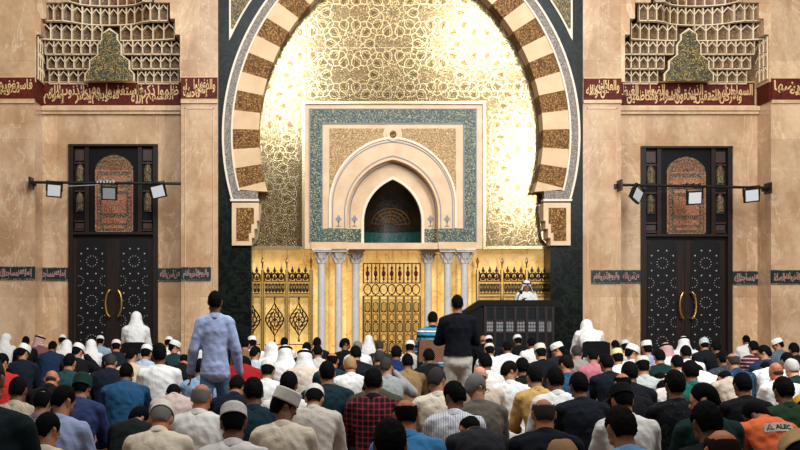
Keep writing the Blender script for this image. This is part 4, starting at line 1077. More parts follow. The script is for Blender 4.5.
def ghutra(name, seed, drop=.36, wide=.22, back=.16, agal=True):
    rng = random.Random(seed); ph1 = [rng.uniform(0, 6) for _ in range(4)]
    G = []; N = 64; K = 26
    for k_ in range(K+1):
        u = k_/K; row = []
        for j in range(N+1):
            # azimuth from one side of the face round the back to the other
            th = math.radians(-180+(360)*j/N)            # 0 = back
            op = math.radians(128)
            th2 = th*(1 if u < .28 else 1-(u-.28)/.72*.25) if True else th
            fold = math.sin(th*9+ph1[0])*.5+math.sin(th*14+ph1[1])*.35+math.sin(th*5+ph1[2])*.5
            if u < .45:
                v = u/.45*math.radians(98); q = math.sin(v); z = .014+.118*math.cos(v)
                x, y = .094*q*math.sin(th2), -.114*q*math.cos(th2)
            else:
                v = (u-.45)/.55; z = -.005-drop*v**.95
                q = 1+.0*v
                wx = .094+(wide-.094)*min(1, v*1.5)**1.3; wy = .112+(back-.112)*min(1, v*1.6)
                x, y = wx*math.sin(th2), -wy*math.cos(th2)
                if math.cos(th2) < -.2: y = min(y, .05+.04*v)      # front edges hang beside the face
                fl = .016*min(1, v*2)*fold; x *= 1+fl*1.5; y *= 1+fl*2
            if abs(th) > op and u > .40:
                # open the face: pull the cloth back to the opening edge
                e = math.copysign(op*(1 if u < .28 else 1-(u-.28)/.72*.25), th); f_ = min(1, (u-.40)/.05)
                wx = abs(x) if False else None
                r_ = math.hypot(x, y)
                ex, ey = .094*math.sin(e), -.114*math.cos(e)
                if u >= .45: ex, ey = (.094+(wide-.094)*min(1, v*1.5)**1.3)*math.sin(e), min(-(.112+(back-.112)*min(1, v*1.6))*math.cos(e), .05+.04*v)
                x = x*(1-f_)+ex*f_; y = y*(1-f_)+ey*f_
                if f_ >= 1: x *= 1-.02*(abs(th)-op)
            row.append((x, y, z))
        G.append(row)
    m = MB().grid(G); me = m.mesh(name, None, 'all')
    # drop the degenerate strips in front of the face, thicken
    bm = bmesh.new(); bm.from_mesh(me)
    bmesh.ops.remove_doubles(bm, verts=bm.verts, dist=.0008); bm.to_mesh(me); bm.free()
    o = bpy.data.objects.new('t', me); COL.objects.link(o); md = o.modifiers.new('s', 'SOLIDIFY'); md.thickness = .006; md.offset = 1
    bpy.context.view_layer.update(); m2 = bpy.data.meshes.new_from_object(o.evaluated_get(bpy.context.evaluated_depsgraph_get())); bpy.data.objects.remove(o)
    m2.name = name; m2.materials.clear(); m2.materials.append(None); m2.polygons.foreach_set('use_smooth', [True]*len(m2.polygons)); return m2
GH = [ghutra('ghutra_a', 3), ghutra('ghutra_b', 8, .42, .25, .19), ghutra('ghutra_c', 5, .28, .19, .15)]
def agalmesh():
    m = MB(); R = Matrix.Rotation(-.2, 3, 'X')
    for z in (.068, .083): m.tube([tuple(R @ Vector((.093*math.sin(a), .112*math.cos(a)-.004, z))) for a in [2*math.pi*j/28 for j in range(28)]], .0085, 6, True)
    me = m.mesh('agal', None, 'all'); me.materials.append(None); return me
AGAL = agalmesh()
def eyemesh():
    m = MB(); v = [(p[0]*.0125, p[1]*.0105, p[2]*.009) for p in ICO[0]]; m.add(v, ICO[1]); me = m.mesh('eye', None, 'all'); me.materials.append(None); return me
EYEM = eyemesh()
def brim():
    m = MB(); top = []; 
    for r in (1, 0):
        top.append([(.085*math.sin(a)*(1 if r else .9), .10+.075*math.cos(a)*r-.01, .045-.012*r) for a in [math.radians(-80+160*j/12) for j in range(13)]])
    m.grid(top); m.grid([[(x, y, z-.006) for x, y, z in row] for row in top]); me = m.mesh('brim', None); me.materials.append(None); return me
GLM = None
def glasses():
    m = MB()
    for s in (-1, 1):
        m.tube([(s*.033+.022*math.cos(a), .108, .0+.018*math.sin(a)) for a in [2*math.pi*j/16 for j in range(16)]], .0018, 5, True)
        m.tube([(s*.055, .107, .004), (s*.078, .08, .006), (s*.084, -.01, .004)], .002, 5)
    m.tube([(-.011, .109, .004), (.011, .109, .004)], .0018, 5); me = m.mesh('glasses', None, 'all'); me.materials.append(None); return me
GLM = glasses()

# cloth materials
CM = {}
def cloth(spec):
    if spec in CM: return CM[spec]
    parts = spec.split(':'); c = parts[0]
    rgb = [int(c[i:i+2], 16) for i in (0, 2, 4)]
    if max(rgb) < 175: c = ''.join('%02x' % int(q*.86) for q in rgb)      # deep dyed cloth
    pt_ = parts[1] if len(parts) > 1 else None
    def fn(t):
        base = f_cloth(c)(t)
        if not pt_: return base
        co = t.coord(); sx = t.new('ShaderNodeSeparateXYZ'); t.link(co, sx.inputs[0]); x_, y_, z_ = sx.outputs
        c2 = parts[2]
        def stripe(v, period, w_):
            f = t.math('FRACT', t.math('MULTIPLY', v, 1/period)); return t.math('LESS_THAN', f, w_)
        if pt_ == 'v': return t.mix(stripe(x_, .018, .3), base, c2)
        if pt_ == 'z': return t.mix(stripe(z_, float(parts[3]), float(parts[4])), base, c2)
        if pt_ == 'zz':
            a = t.mix(stripe(z_, .075, .5), base, c2); return t.mix(stripe(t.math('ADD', z_, .028), .15, .14), a, parts[3])
        if pt_ == 'plaid':
            a = t.math('ADD', stripe(x_, .045, .28), stripe(z_, .045, .28)); return t.mix(t.math('MULTIPLY', a, .5), base, c2)
        if pt_ == 'check':
            a = t.math('ABSOLUTE', t.math('SUBTRACT', stripe(x_, .03, .5), stripe(z_, .03, .5))); return t.mix(a, base, c2)
        if pt_ == 'dots':
            vo = t.new('ShaderNodeTexVoronoi'); vo.inputs['Scale'].default_value = 28; t.link(co, vo.inputs['Vector'])
            return t.mix(t.math('LESS_THAN', vo.outputs['Distance'], .22), base, c2)
    m = mat('cloth_'+spec.replace(':', '_'), c, .92, fn=fn, spec=.15); CM[spec] = m; return m
def flat(name, c, r, **k):
    if name not in CM: CM[name] = mat(name, c, r, **k)
    return CM[name]
SK = {'l': 'b98768', 'm': '9a6a4c', 'd': '6e4832', 'D': '3f2a1f', 'r': 'ab6a4a', 'p': 'c98c72'}
HC = {'b': '060607', 'n': '120d0b', 'g': '6c6a68', 'w': 'b5b1ab', 'x': '35312f', 'o': '9a7a58'}
def skin(k): return flat('skin_'+k, SK[k], .55, spec=.3)
def hairm(k): return flat('hair_'+k, HC[k], .85, spec=.08, fn=lambda t: t.bump(t.noise(t.coord(), 160, 2).outputs[0], .5, .006))

POSES = {
 'u': dict(lean=6, hunch=8, pitch=4), 's': dict(lean=10, hunch=16, pitch=20), 'b': dict(lean=16, hunch=22, pitch=38), 'B': dict(lean=24, hunch=34, pitch=50),
 'l': dict(lean=9, hunch=14, pitch=12, yaw=-62), 'r': dict(lean=9, hunch=14, pitch=12, yaw=62), 'y': dict(lean=8, hunch=14, pitch=22, yaw=-30), 'z': dict(lean=8, hunch=14, pitch=22, yaw=30),
 'w': dict(lean=12, hunch=20, pitch=26, wide=1.14), 'W': dict(lean=8, hunch=12, pitch=8, wide=1.10), 'Y': dict(lean=30, hunch=30, pitch=30, yaw=-48), 'Z': dict(lean=30, hunch=30, pitch=30, yaw=40), 'D': dict(lean=34, hunch=34, pitch=34),
 'a': dict(lean=10, hunch=14, pitch=22, yaw=25, arms='raise'),
 'c': dict(kind='chair', lean=8, hunch=14, pitch=14), 'C': dict(kind='chair', lean=24, hunch=26, pitch=30),
 'st': dict(kind='stand', lean=2, hunch=4, pitch=8, arms='fold', wide=1.05), 'wk': dict(kind='walk', lean=2, hunch=4, pitch=4, arms='down', wide=.85),
 'kh': dict(kind='stand', lean=0, hunch=4, pitch=6, arms='mic')}
VAR = {}
def variant(k):
    if k not in VAR: VAR[k] = make_variant(k, **POSES[k])
    return VAR[k]
def child(name, me, m, parent, Mx=None):
    o = bpy.data.objects.new(name, me); COL.objects.link(o); o.parent = parent
    if Mx is not None: o.matrix_local = Mx
    o.material_slots[0].link = 'OBJECT'; o.material_slots[0].material = m; return o
rnd = random.Random(11)
PLACED = []
def person(x, ytop, k, head, top, label, kk=None, rot=None, sc=None, group='worshippers in the prayer rows'):
    """x, ytop: image column and row of the top of the head; the distance follows from the figure's own height"""
    V = variant(k); s = sc or rnd.uniform(.975, 1.025)
    ex = {'c': .016, 'f': .014, 'n': .02, 'B': .012, 'l': .01, 'G': .008, 'A': .008, 'R': .008, 'Q': .008, 'X': .008}.get(head[0], .012 if len(head) > 1 else 0)
    h = (V['top']+ex)*s
    if kk: Yd = 1000/kk; s *= (EYE-(ytop-HY)/kk)/h if sc is None else 1
    else: Yd = (EYE-h)*1000/(ytop-HY)
    Yd = min(Yd, 21.0)
    head_y = V['J']['head'].y*s
    X_ = (x-VPX)*(Yd)/1000
    loc = [X_, Yd-head_y, 0]
    if k != 'kh' and loc[1] > 21.15: loc[1] = 21.15; loc[0] = (x-VPX)*(21.15+head_y)/1000
    rz = math.radians(rot if rot is not None else rnd.uniform(-7, 7)) + math.atan2(-loc[0], 60)
    e = empty('person', loc, label, 'person', group, rz=rz); e.scale = (s, s, s)
    PLACED.append([e, loc[0], loc[1], loc[1], k, head_y, kk is not None])
    Mh = V['J']['Mh']; hc, sk_ = head[1], head[2]
    child('body', V['body'], skin(sk_), e)
    kind, col = top[0], top[1:]
    if kind == 'T':                       # ankle-length robe
        child('robe', V['robe'], cloth(col), e); child('collar', V['collar'], cloth(col.split(':')[0]), e)
    else:
        tr, col = (col.split('|')+[None])[:2] if '|' in col else ('23242a', col)
        child('shirt' if kind == 'S' else 'jacket', V['shirt%d' % (0 if kind == 'S' else 1)], cloth(col), e)
        child('trousers', V['trousers'], cloth(tr), e)
        child('collar', V['collar'], cloth(col.split(':')[0]), e)
    t = head[0]
    if t in HAIR: child('hair', HAIR[t], hairm(hc), e, Mh)
    elif t in CAP:
        child('hair', HAIR['s'], hairm(hc), e, Mh); child('cap', CAP[t], cloth(head[3:] or 'd9d6cf'), e, Mh)
        if t == 'B': child('cap_brim', BR, cloth(head[3:]), e, Mh)
    elif t in 'GARQX':
        Mg = Matrix.Scale(1, 4) @ Matrix.Translation(Mh.translation) @ Matrix.Rotation(Mh.to_euler().z, 4, 'Z') @ Matrix.Rotation(Mh.to_euler().x*.45, 4, 'X')
        child('headscarf', GH[rnd.randrange(3)], cloth({'G': 'dcdad6', 'A': 'dcdad6', 'X': 'dcdad6'}.get(t, 'c9b3ae:check:9c4f4c')), e, Mg)
        if t in 'ARX': child('head_cord', AGAL, cloth('0c0c0e'), e, Mg)
    if k in 'lryzYZ' or k == 'kh':
        for s_ in (-1, 1): child('eye', EYEM, flat('eye', '1a1412', .2), e, Mh @ Matrix.Translation((s_*.033, .0865, .003)))
    if '*' in label: pass
    return e
BR = brim()
def man(x, y, k, head, top, label, **kw): return person(x, y, k, head, top, label, **kw)

def settle():
    """nobody shares another's patch of carpet: slide figures a little along their own line of sight"""
    P_ = [p for p in PLACED if p[4] != 'kh']
    for it in range(160):
        for a in range(len(P_)):
            for b in range(a+1, len(P_)):
                A, B = P_[a], P_[b]; dx_ = A[1]-B[1]; dy_ = A[2]-B[2]; need = .60 if abs(dx_) < .30 else .60-(abs(dx_)-.30)*2.2
                if need <= 0 or abs(dy_) >= need: continue
                sg = 1 if dy_ >= 0 else -1; m = (need-abs(dy_))*.5*.6
                for q, s_ in ((A, sg), (B, -sg)):
                    w_ = m*(.12 if len(q[4]) > 1 or q[4] in 'cC' or q[3] < 6.3 or q[6] else 1); ny = min(max(q[2]+s_*w_, 3.6), 20.5 if 3.2 < q[1] < 5.7 else 21.15)
                    q[1] *= (ny+q[5])/(q[2]+q[5]); q[2] = ny
    for q in P_: q[0].location.x, q[0].location.y = q[1], q[2]
WH, CR, BK, NV = 'd6d4d0', 'd2c6b2', '101116', '141c2c'
PEOPLE = [
# back rows, left to right
(7, 333, 'r', 'Gbm', 'T'+WH, 'man in white headscarf and robe at far left, his face turned right'),
(28, 336, 's', 'hbd', 'S'+BK, 'man with black hair in black, between white headscarf and pink checked headscarf, far left'),
(41, 335, 'r', 'Rbm', 'S8a5a58', 'man in pink checked headscarf in front of the left door pier'),
(25, 345, 'z', 'fbm', 'J'+NV, 'man in flat white cap and navy jacket at far left, looking right'),
(53, 341.5, 'w', 'Hbd', 'S1c3350', 'dark haired man in dark blue shirt right of the white-capped man in navy'),
(64, 331, 's', 'cbm', 'Tc8bcb0', 'man in white cap left of the left door, rearmost there'),
(66, 341, 'b', 'Gbm', 'T'+WH, 'bent man in white headscarf just left of the left door'),
(79, 343.6, 'a', 'cbm', 'J'+BK, 'man in white cap and black jacket raising a hand to his face'),
(69, 353, 's', 'hbm', 'S24464a', 'dark haired man in dull teal with a bowed head, below the raised arm'),
(92, 340, 's', 'Gbm', 'T'+WH, 'man in white headscarf and robe in front of the left door, left leaf'),
(102, 336, 's', 'cbm', 'S8fa6b8', 'man in white cap and pale blue shirt before the centre of the left door'),
(4, 353, 'z', 'hbm', 'Sb02a26', 'man in red shirt at the left edge of the picture'),
(54, 369.5, 'b', 'Kxr', 'S'+BK, 'bald man with orange-brown scalp, left, above the green beanie'),
(81, 377, 's', 'nbm1d3a33', 'J33406a', 'man in dark green beanie and blue denim jacket'),
(61, 379, 'z', 'hbm', 'S8f9bbd', 'man in light blue dress shirt left of the green beanie'),
(20, 380, 's', 'hbd', 'Sb0a490:check:9a8c78', 'dark haired man in beige checked shirt beside the large teal jacket'),
(112, 354, 'w', 'sxm', 'J'+NV, 'man with cropped grey-black hair in navy jacket, centre left'),
(41, 388, 's', 'pbm', 'S8a7478', 'man with thinning crown in dusty mauve shirt, lower left', dict(kk=128)),
(50, 412, 'z', 'hbm', 'S'+CR, 'young man in cream shirt at the bottom left, face just turned right', dict(kk=168)),
(-12, 352, 'c', 'sxm', 'J1a2c31', 'big man in dark teal jacket on a chair, cut by the left edge', dict(kk=232, rot=0)),
(137, 312, 'c', 'Gbm', 'T'+WH, 'robed man in white headscarf seated on a chair before the left door', dict(kk=52)),
(118, 340, 's', 'cbrd8c8c0', 'J1b2430', 'man in pinkish-white cap and dark waistcoat before the left door'),
(134, 348, 'z', 'hbm', 'Sc0ad92', 'dark haired man in beige shirt, just below the chair of the robed man'),
(145, 345, 's', 'cbm', 'S9aabc0', 'man in small white cap and light blue shirt below the seated robed man'),
(161, 343, 'u', 'Hbd', 'T'+WH, 'large man in bulky white robe with thick black hair, right of left door', dict(kk=84)),
(176, 340, 'r', 'cbm', 'S1e3a3c', 'man in white cap and dark teal shirt left of the standing man in blue'),
(168, 337, 's', 'cbm', 'T'+WH, 'man in white cap behind the teal-shirted capped man, left pier'),
(129, 363, 'w', 'hbd', 'S27567c', 'man with black hair in bright mid-blue shirt, centre left'),
(183, 353, 'b', 'kbr', 'J'+BK, 'balding man in black jacket just left of the standing man'),
(203, 357, 's', 'hbm', 'S7f97b0', 'man in grey-blue shirt half hidden behind the standing man in blue'),
(200, 335, 's', 'Gbm', 'T'+WH, 'man in white headscarf under the arm of the standing man in blue'),
(134, 407, 'Z', 'hbm', 'J141d1f', 'dark haired man in black-green jacket, low, left of the elder in white', dict(kk=120)),
(162, 403, 'b', 'cgrdcd5c8', 'S'+CR, 'elder in cream shirt and white cap, head bowed, ears showing', dict(kk=150)),
(199.5, 381, 's', 'kgr', 'S'+WH, 'balding grey man in white shirt with yellow collar line, below standing man'),
(180, 384, 'B', 'hbm', 'Sb8a49c', 'bent man in pale pinkish shirt between white robe and balding man'),
# centre left
(243, 357, 'D', 'hbm', 'Sa81d20', 'bowed man in bright red shirt, right of the standing man in blue', dict(kk=84)),
(255, 346, 'z', 'hbm', 'Sb4bfc4:v:5c6f80', 'man in blue and white striped shirt below the left bronze screen'),
(244, 338, 's', 'hbm', 'S8a6c4c', 'man with black hair in tan shirt right of the standing man'),
(254, 337.5, 's', 'fbm', 'T'+WH, 'man in tall white cap behind the striped shirt, below bronze screen'),
(273, 343, 'y', 'Gbm', 'T'+WH, 'man in white headscarf left of the black-corded headscarf, below bronze screen'),
(284, 337, 's', 'hbd', 'S'+WH, 'man with black hair directly behind a black-corded white headscarf'),
(286, 346, 's', 'Xbm', 'T'+WH, 'man in white robe and black-corded headscarf, nearest below left bronze screen'),
(266, 359, 's', 'cbm', 'T'+WH, 'man in white cap and white robe right of the red shirt'),
(233, 376, 'b', 'hbm', 'J101a2c', 'bowed man in dark navy jacket at the knees of the standing man'),
(256, 378, 's', 'Hbd', 'S17333e', 'man with round black hair in dark teal shirt, centre left'),
(286, 374, 's', 'Hbd', 'T'+WH, 'man with thick black hair in white behind the cream-shirted capped man'),
(235, 403, 's', 'cbdd2d0cc', 'S'+WH, 'man in domed white knit cap and white shirt at the bottom, left of centre'),
(283, 388.6, 'r', 'fbdd8d4cb', 'S'+CR, 'dark skinned man in flat white cap and cream shirt, face in right profile'),
(303, 350, 's', 'Xbm', 'Tc6b8a6', 'man in beige-grey robe and white headscarf with black cord, centre left'),
(307, 342, 's', 'hbm', 'J'+BK, 'dark haired man in black left of the outermost left column foot'),
(316, 337, 's', 'hbd', 'J14161e', 'dark haired man in black at the foot of the outermost left column'),
(319, 345, 's', 'hbm', 'Sb8b0a8', 'dark haired man in grey-white shirt just above the balding orange crown'),
(331, 351, 's', 'kbr', 'S12343c', 'man with balding orange-tinted crown in deep teal shirt, centre left'),
(328, 360, 'W', 'hbm', 'J163038', 'broad man in dark teal jacket, below the balding orange crown', dict(kk=104)),
(344, 338, 'r', 'sbd', 'J'+BK, 'dark haired man in profile before the middle left column'),
(357, 346, 's', 'Hbm', 'J16181e', 'dark haired man in black right of the profile before the columns'),
(357, 340, 's', 'pgm', 'S'+WH, 'man with grey thinning crown at the foot of the innermost left column'),
(367, 335, 's', 'Gbm', 'T'+WH, 'man in large peaked white headscarf in front of the niche gate'),
(351, 356, 's', 'sor', 'S'+WH, 'man with shaved pinkish head in white collared shirt, centre'),
(380, 340, 's', 'hxm', 'S2a2c30', 'man with charcoal hair right of the large headscarf before the gate'),
(378, 350, 's', 'sxm', 'J17222c', 'man with grey-black hair in dark navy, below the niche gate'),
(387, 357, 'a', 'hxm', 'Sa3a8a6', 'man in light grey shirt holding his hand to his head, centre'),
(371, 369, 's', 'Hbd', 'S1a1214:plaid:8a2a34', 'man in red and black plaid shirt, thick black hair', dict(kk=116)),
(376, 380, 'D', 'hbr', 'J49463a', 'bowed man in olive-brown waistcoat behind the plaid shirt', dict(kk=104)),
(395, 346, 's', 'Hbd', 'S1a2f66', 'man with black hair in royal blue shirt left of the striped-shirt man'),
(386, 420, 's', 'Hbd', 'J'+BK, 'black haired man at the bottom centre below the plaid shirt'),
(312, 384, 'b', 'cbm', 'Tb8b0a4', 'bowed man in pale grey robe between cream shirt and dark teal jacket'),
(408, 341, 's', 'cbm', 'T'+WH, 'man in white cap left of the turquoise-striped man on the chair'),
(406.5, 353, 's', 'hbd', 'S9c7c56', 'man in tan brown shirt, black hair, below the striped-shirt man'),
(431, 311, 'c', 'hbm', 'S16282e:zz:3a8496:c8d0d2', 'man in turquoise, black and white striped shirt seated on a chair', dict(kk=62)),
(430, 349, 's', 'Hbd', 'J'+BK, 'dark haired man in black under the chair of the striped-shirt man'),
(437, 369, 'z', 'hxm', 'S'+CR, 'man in cream shirt left of the standing man in beige trousers'),
(406, 396, 's', 'kbr', 'S3d7fb4', 'balding man in bright blue shirt, bottom centre'),
(451, 382, 'y', 'Hbd', 'Scfd2d8:v:8e94a4', 'man in white shirt with fine grey stripes, turned left, centre bottom'),
(475, 420, 'B', 'kbr', 'J2a2b30', 'man in charcoal jacket with deeply bowed head at the bottom centre'),
(478, 370, 'r', 'sgm', 'J6e665c', 'grey haired man in taupe jacket and glasses looking right'),
(480, 362, 's', 'Kxp', 'Sb8a898', 'bald man directly behind the grey haired man in taupe'),
(483, 330, 's', 'Kxr', 'J'+BK, 'bald orange-scalped man right of the standing man in black'),
(489.5, 336, 's', 'cbm', 'J18191e', 'man in round white cap at the left foot of the pulpit'),
(489, 344, 's', 'lbmc8c2a8', 'T'+WH, 'man in cream cap just in front of the round white cap, left of pulpit'),
(486.5, 353, 's', 'Hbd', 'Scfc8c2', 'dark haired man in off-white shirt below the cream cap'),
# centre right
(507, 341, 's', 'hbd', 'T'+WH, 'dark haired man in white below the left end of the pulpit'),
(518, 335, 's', 'cbd', 'J'+BK, 'man in white cap and black before the middle of the pulpit'),
(531, 338, 's', 'Hbd', 'T'+WH, 'broad dark haired man in white robe before the pulpit'),
(541, 345, 's', 'fbmc9c0a8', 'J'+BK, 'man in cream cap and black before the right end of the pulpit'),
(558, 342, 'l', 'cbr', 'J1a2230', 'man in white cap looking left, in front of the black-green pier'),
(585, 321, 'C', 'Gbm', 'T'+WH, 'robed man in white headscarf bent forward on a chair, right pier', dict(kk=56)),
(575, 345, 's', 'hxm', 'T9a9288', 'dark haired man in grey-beige robe below the seated robed man'),
(590, 349, 's', 'hbm', 'Sb06a74', 'man in pink shirt right of the grey-beige robe'),
(507, 359, 'r', 'hnm', 'S'+WH, 'dark haired man in white shirt with face in right profile, centre right'),
(521, 358, 's', 'Hbd', 'J'+BK, 'black haired man in black right of the white-shirted profile'),
(536, 367, 's', 'hbm', 'Sb8955a', 'man in mustard tan shirt, black hair, centre right'),
(554, 368, 's', 'Hbd', 'S'+WH, 'man with tall black hair in plain white shirt, centre right'),
(565, 355, 'y', 'hnr', 'S2c5878', 'man with reddish-brown face edge in blue shirt behind the tall black hair'),
(578, 371, 's', 'Hbd', 'J141a26', 'black haired man in dark navy jacket right of the plain white shirt'),
(539, 395, 's', 'kxr', 'J131a24', 'balding grey man in navy-black jacket, bottom, right of centre'),
(569, 439, 'b', 'pop', 'S6a5a48', 'sandy haired crown at the very bottom, right of centre'),
(615, 340, 's', 'hbm', 'J20242c', 'dark haired man left of the knit caps near the right door'),
(624, 341, 's', 'cbmb8b6b0', 'Tb8b4ac', 'man in greyish cap between dark hair and white cap, left of right door'),
(630, 345, 'r', 'cbm', 'T'+WH, 'man in white cap and white robe left of the right door'),
(616.6, 349.5, 's', 'fbmcdbd90', 'T'+WH, 'man in yellowish-cream cap, right of the pink shirt'),
(606.5, 355, 's', 'Hbd', 'J10151f', 'black haired man in navy-black jacket below the yellowish cap'),
(647, 341, 'W', 'fbm', 'S8f9fbe', 'man in flat white cap and pale blue shirt at the right door'),
(640, 359, 's', 'lbmd0c4b4', 'Sa9b0a8', 'man in cream knit cap and pale grey-green shirt, right of centre'),
(657, 348, 's', 'hbm', 'J14302e', 'dark haired man in dark green before the right door, left leaf'),
(666, 343, 's', 'Rbm', 'T'+WH, 'man in red and white checked headscarf before the right door'),
(682, 337, 's', 'Abm', 'T'+WH, 'man in white headscarf with black cord before the right door'),
(683, 345, 's', 'hbd', 'T'+WH, 'dark haired man in white just in front of the corded white headscarf'),
(675, 355, 's', 'hbm', 'Sd0ccc6', 'dark haired man in off-white shirt below the checked headscarf'),
(686, 358, 's', 'Hbd', 'S1f6a58', 'black haired man in teal-green shirt, right side'),
(624, 371, 's', 'kbr', 'J'+BK, 'balding man with brown scalp in black, right of centre'),
(626, 362, 's', 'Hbd', 'J14161c', 'black haired man just behind the balding brown scalp'),
(661, 371, 'B', 'kbr', 'Sc09878', 'bent man in beige-orange shirt beside the tall black haired man'),
(673, 370, 'W', 'Hbd', 'S101217:dots:2a3036', 'broad black haired man in black shirt with faint grey dots'),
(622, 384, 's', 'Bbr101114', 'S'+WH, 'man in black baseball cap and white t-shirt, lower right'),
(623, 406, 's', 'Hnm', 'S6fa0cc', 'man with brown-black hair in light blue shirt, bottom right of centre'),
(693, 365, 'B', 'hbm', 'S'+WH, 'bent man in white behind the bearded man in dark green'),
# right
(702, 338, 's', 'nbm7c8c98:z:d8dad8:.03:.5', 'J15181f', 'man in striped grey-white knit cap at the right door'),
(715, 341, 's', 'Hbd', 'J'+BK, 'black haired man in black before the right door, right leaf'),
(744, 335, 's', 'hbd', 'T'+WH, 'dark haired man in white right of the right door, rearmost'),
(752, 341, 's', 'Hbm', 'S4a2730:z:b08c8c:.06:.3', 'man in maroon shirt with pale horizontal stripes'),
(762, 345, 'l', 'hbm', 'S1c3450', 'dark haired man in dark blue shirt right of the maroon stripes'),
(777, 338, 'l', 'cbm', 'S60707c', 'man in white cap and grey-blue shirt, glasses, looking left'),
(793, 343, 's', 'Hbd', 'J'+BK, 'black haired man in black at the right edge, back row'),
(733, 351, 's', 'kxm', 'S22405c:dots:4c6a84', 'thin haired man in dotted blue shirt, right side'),
(720, 352, 's', 'Hbd', 'S3a4048:dots:646c74', 'black haired man in patterned grey shirt, right side'),
(786, 352, 's', 'hbm', 'T'+WH, 'dark haired man in white behind the silver haired man'),
(759, 361, 'B', 'hbd', 'T'+WH, 'man in white robe bent far forward, right side'),
(775.5, 359.5, 's', 'Kxr', 'S'+WH, 'bald brown-headed man in white shirt left of the silver haired man'),
(791, 359, 's', 'pwp', 'J1a3430', 'silver haired man with pink crown in dark green jacket'),
(722, 368.4, 'B', 'kbr', 'Sb3a593', 'bowed man with brown scalp in beige shirt, right side'),
(739, 373, 's', 'Hbd', 'J0d0f14', 'black haired man in plain black, right of the bearded man'),
(702.5, 382, 'l', 'hbp', 'S15302f', 'bearded young man in dark green shirt looking left'),
(705, 403, 's', 'Hbd', 'S13191e', 'black haired man behind the bald orange scalp at the bottom'),
(716, 425, 's', 'krr', 'S'+WH, 'bald man with orange scalp in white t-shirt at the bottom right'),
(755, 401, 'Y', 'sbd', 'Sd0633a', 'man in orange shirt with a printed white patch on the back'),
(781, 378, 's', 'Hbd', 'S1e3b24', 'man in dark green shirt with black hair behind the orange shirt'),
(800, 398, 'D', 'fbmcf9b2c', 'S8a6a30', 'man in yellow cap cut by the right edge'),
(794, 438, 'b', 'fbmc0a070', 'Sb09870', 'man in tan cap at the bottom right corner'),
(655, 380, 'D', 'hbm', 'Sc9bdb8', 'bowed man in pale shirt between pale green and black dotted shirts'),
]
HC['r'] = '241814'
objs = {}
for row in PEOPLE:
    kw = row[6] if len(row) > 6 else {}
    objs[row[5][:60]] = person(*row[:6], **kw)

st_black = person(457, 294, 'st', 'hbm', 'Sb4aea2|0a0e18', 'standing man in black shirt and beige trousers, seen from behind', kk=82, rot=0, group=None)
st_blue = person(215.5, 290, 'wk', 'hbd', 'S5f86a4|9aa6c8', 'standing man in light blue shirt and faded jeans, seen from behind', kk=97, rot=4, group=None)
# preacher behind the pulpit, facing the hall
V = variant('kh')
kh = person(525, 279.5, 'kh', 'Abm', 'T'+WH, 'preacher in white robe and corded white headscarf behind the pulpit, facing the hall', kk=1000/21.62, sc=.98, group=None)
kh.rotation_euler.z = math.pi; kh.location = (X(526, 21.62), 21.62, .40)
settle()

# chairs
def chair(p, label, back='101014', pat=None, zt=.92):
    s = p.scale[0]; o = Vector(p.location); e = empty('chair', o, label, 'chair', 'chairs among the prayer rows', rz=p.rotation_euler.z); e.scale = (s, s, s)
    fm = M['black']; bmn = cloth(back+(pat or ''))
    def pc(name, mb, m, par=e): 
        ob = bpy.data.objects.new(name, mb.mesh(name, m, False)); COL.objects.link(ob); ob.parent = par; return ob
    m = MB().box(-.22, .22, -.20, .24, .375, .415); pc('seat', m, bmn)
    m = MB(); n = 8
    A = [[((-.21+.42*i/n)*w_, -.245-.03*math.sin(math.pi*i/n), z) for i in range(n+1)] for z, w_ in ((.60, .97), (zt-.10, 1), (zt-.04, .95), (zt-.012, .84), (zt, .66))]
    B_ = [[(x*.98, y-.03, z) for x, y, z in r] for r in A]
    m.grid(A+list(reversed(B_))+[A[0]]); pc('backrest', m, bmn)
    for sx in (-1, 1):
        for sy in (-1, 1):
            m = MB().tube([(sx*.21, sy*.2, .40), (sx*.225, sy*.23-(.03 if sy < 0 else 0), .01)], .013, 8); pc('leg', m, fm)
        m = MB().tube([(sx*.215, -.2, .40), (sx*.215, -.26, .60), (sx*.20, -.275, zt-.02)], .014, 8); pc('back_post', m, fm)
    return e
ch = [p for p in bpy.data.objects if p.get('category') == 'person' and 'chair' in p.get('label', '') and ('on a chair' in p['label'])]
for p in ch:
    lb = p['label']
    if 'turquoise' in lb: chair(p, 'chair with red patterned back under the turquoise-striped man', '5a2420', ':check:8c6a50')
    elif 'left edge' in lb: chair(p, 'dark chair under the big man in the teal jacket at left edge')
    elif 'before the left door' in lb: chair(p, 'black chair under the robed man before the left door', zt=.80)
    else: chair(p, 'black chair under the robed man by the right pier', zt=.86)

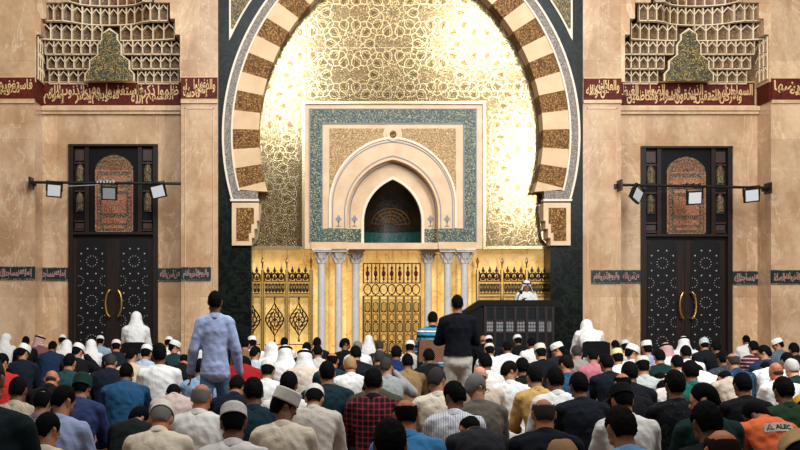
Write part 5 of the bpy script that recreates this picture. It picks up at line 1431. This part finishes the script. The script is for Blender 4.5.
# printed patch on the orange shirt
po = [p for p in bpy.data.objects if p.get('label', '').startswith('man in orange')][0]
Vs = VAR['Y']; J = Vs['J']
c0 = J['chest'].lerp(J['neck'], .2)+Vector((.0, -.0, 0)); an = J['ax']
bm = bmesh.new(); bm.from_mesh(Vs['shirt0']); from mathutils.bvhtree import BVHTree
bv = BVHTree.FromBMesh(bm); bm.free()
nrm = Vector((0, -math.cos(an), math.sin(an))); upv = Vector((0, math.sin(an), math.cos(an)))
def hit(u, v):
    p = c0+Vector((u, 0, 0))+upv*v; h_ = bv.ray_cast(p+nrm*.6, -nrm)
    return (h_[0]-p).dot(nrm) if h_[0] else 0.0
HU = [max(hit(u, v) for v in (-.035, -.012, .012, .035)) for u in (-.105, 0, .105)]
def onback(u, v, off):
    t = u/.105; d = HU[1]+(HU[2]-HU[0])/2*t+((HU[2]+HU[0])/2-HU[1])*t*t
    return tuple(c0+Vector((u, 0, 0))+upv*v+nrm*(d+off))
G = [[onback(-.105+.21*i/12, -.035+.07*j/5, .006) for i in range(13)] for j in range(6)]
GB = [[onback(-.105+.21*i/12, -.035+.07*j/5, -.002) for i in range(13)] for j in (5, 4, 3, 2, 1, 0)]
pm = MB().grid(G+GB+[G[0]]); pt_ = bpy.data.objects.new('printed_patch', pm.mesh('printed_patch', cloth('c9b9ac'))); COL.objects.link(pt_); pt_.parent = po
pt_['label'] = 'pale rectangular patch with black lettering'
vs, fs = textmesh('ALEC', .03, False); k_ = .115/2.32
lm = MB().add([onback(-.03+v[0]*k_, -.014+v[1]*k_*.95, .0085 if v[2] > 0 else .005) for v in vs], fs)
for q in ([(-.092, -.02), (-.068, .022), (-.058, -.004)], [(-.085, -.004), (-.066, -.014), (-.042, -.016)]):
    lm.tube([onback(a, b_, .008) for a, b_ in q], .003, 5)
lo = bpy.data.objects.new('lettering', lm.mesh('lettering', flat('patch_ink', '15120f', .6))); COL.objects.link(lo); lo.parent = pt_

# small extras: glasses
for lb in ('grey haired man in taupe', 'man in white cap and grey-blue'):
    p = [p for p in bpy.data.objects if p.get('label', '').startswith(lb)][0]
    k_ = 'r' if 'taupe' in lb else 'l'
    g_ = child('glasses', GLM, M['black'], p, VAR[k_]['J']['Mh'])
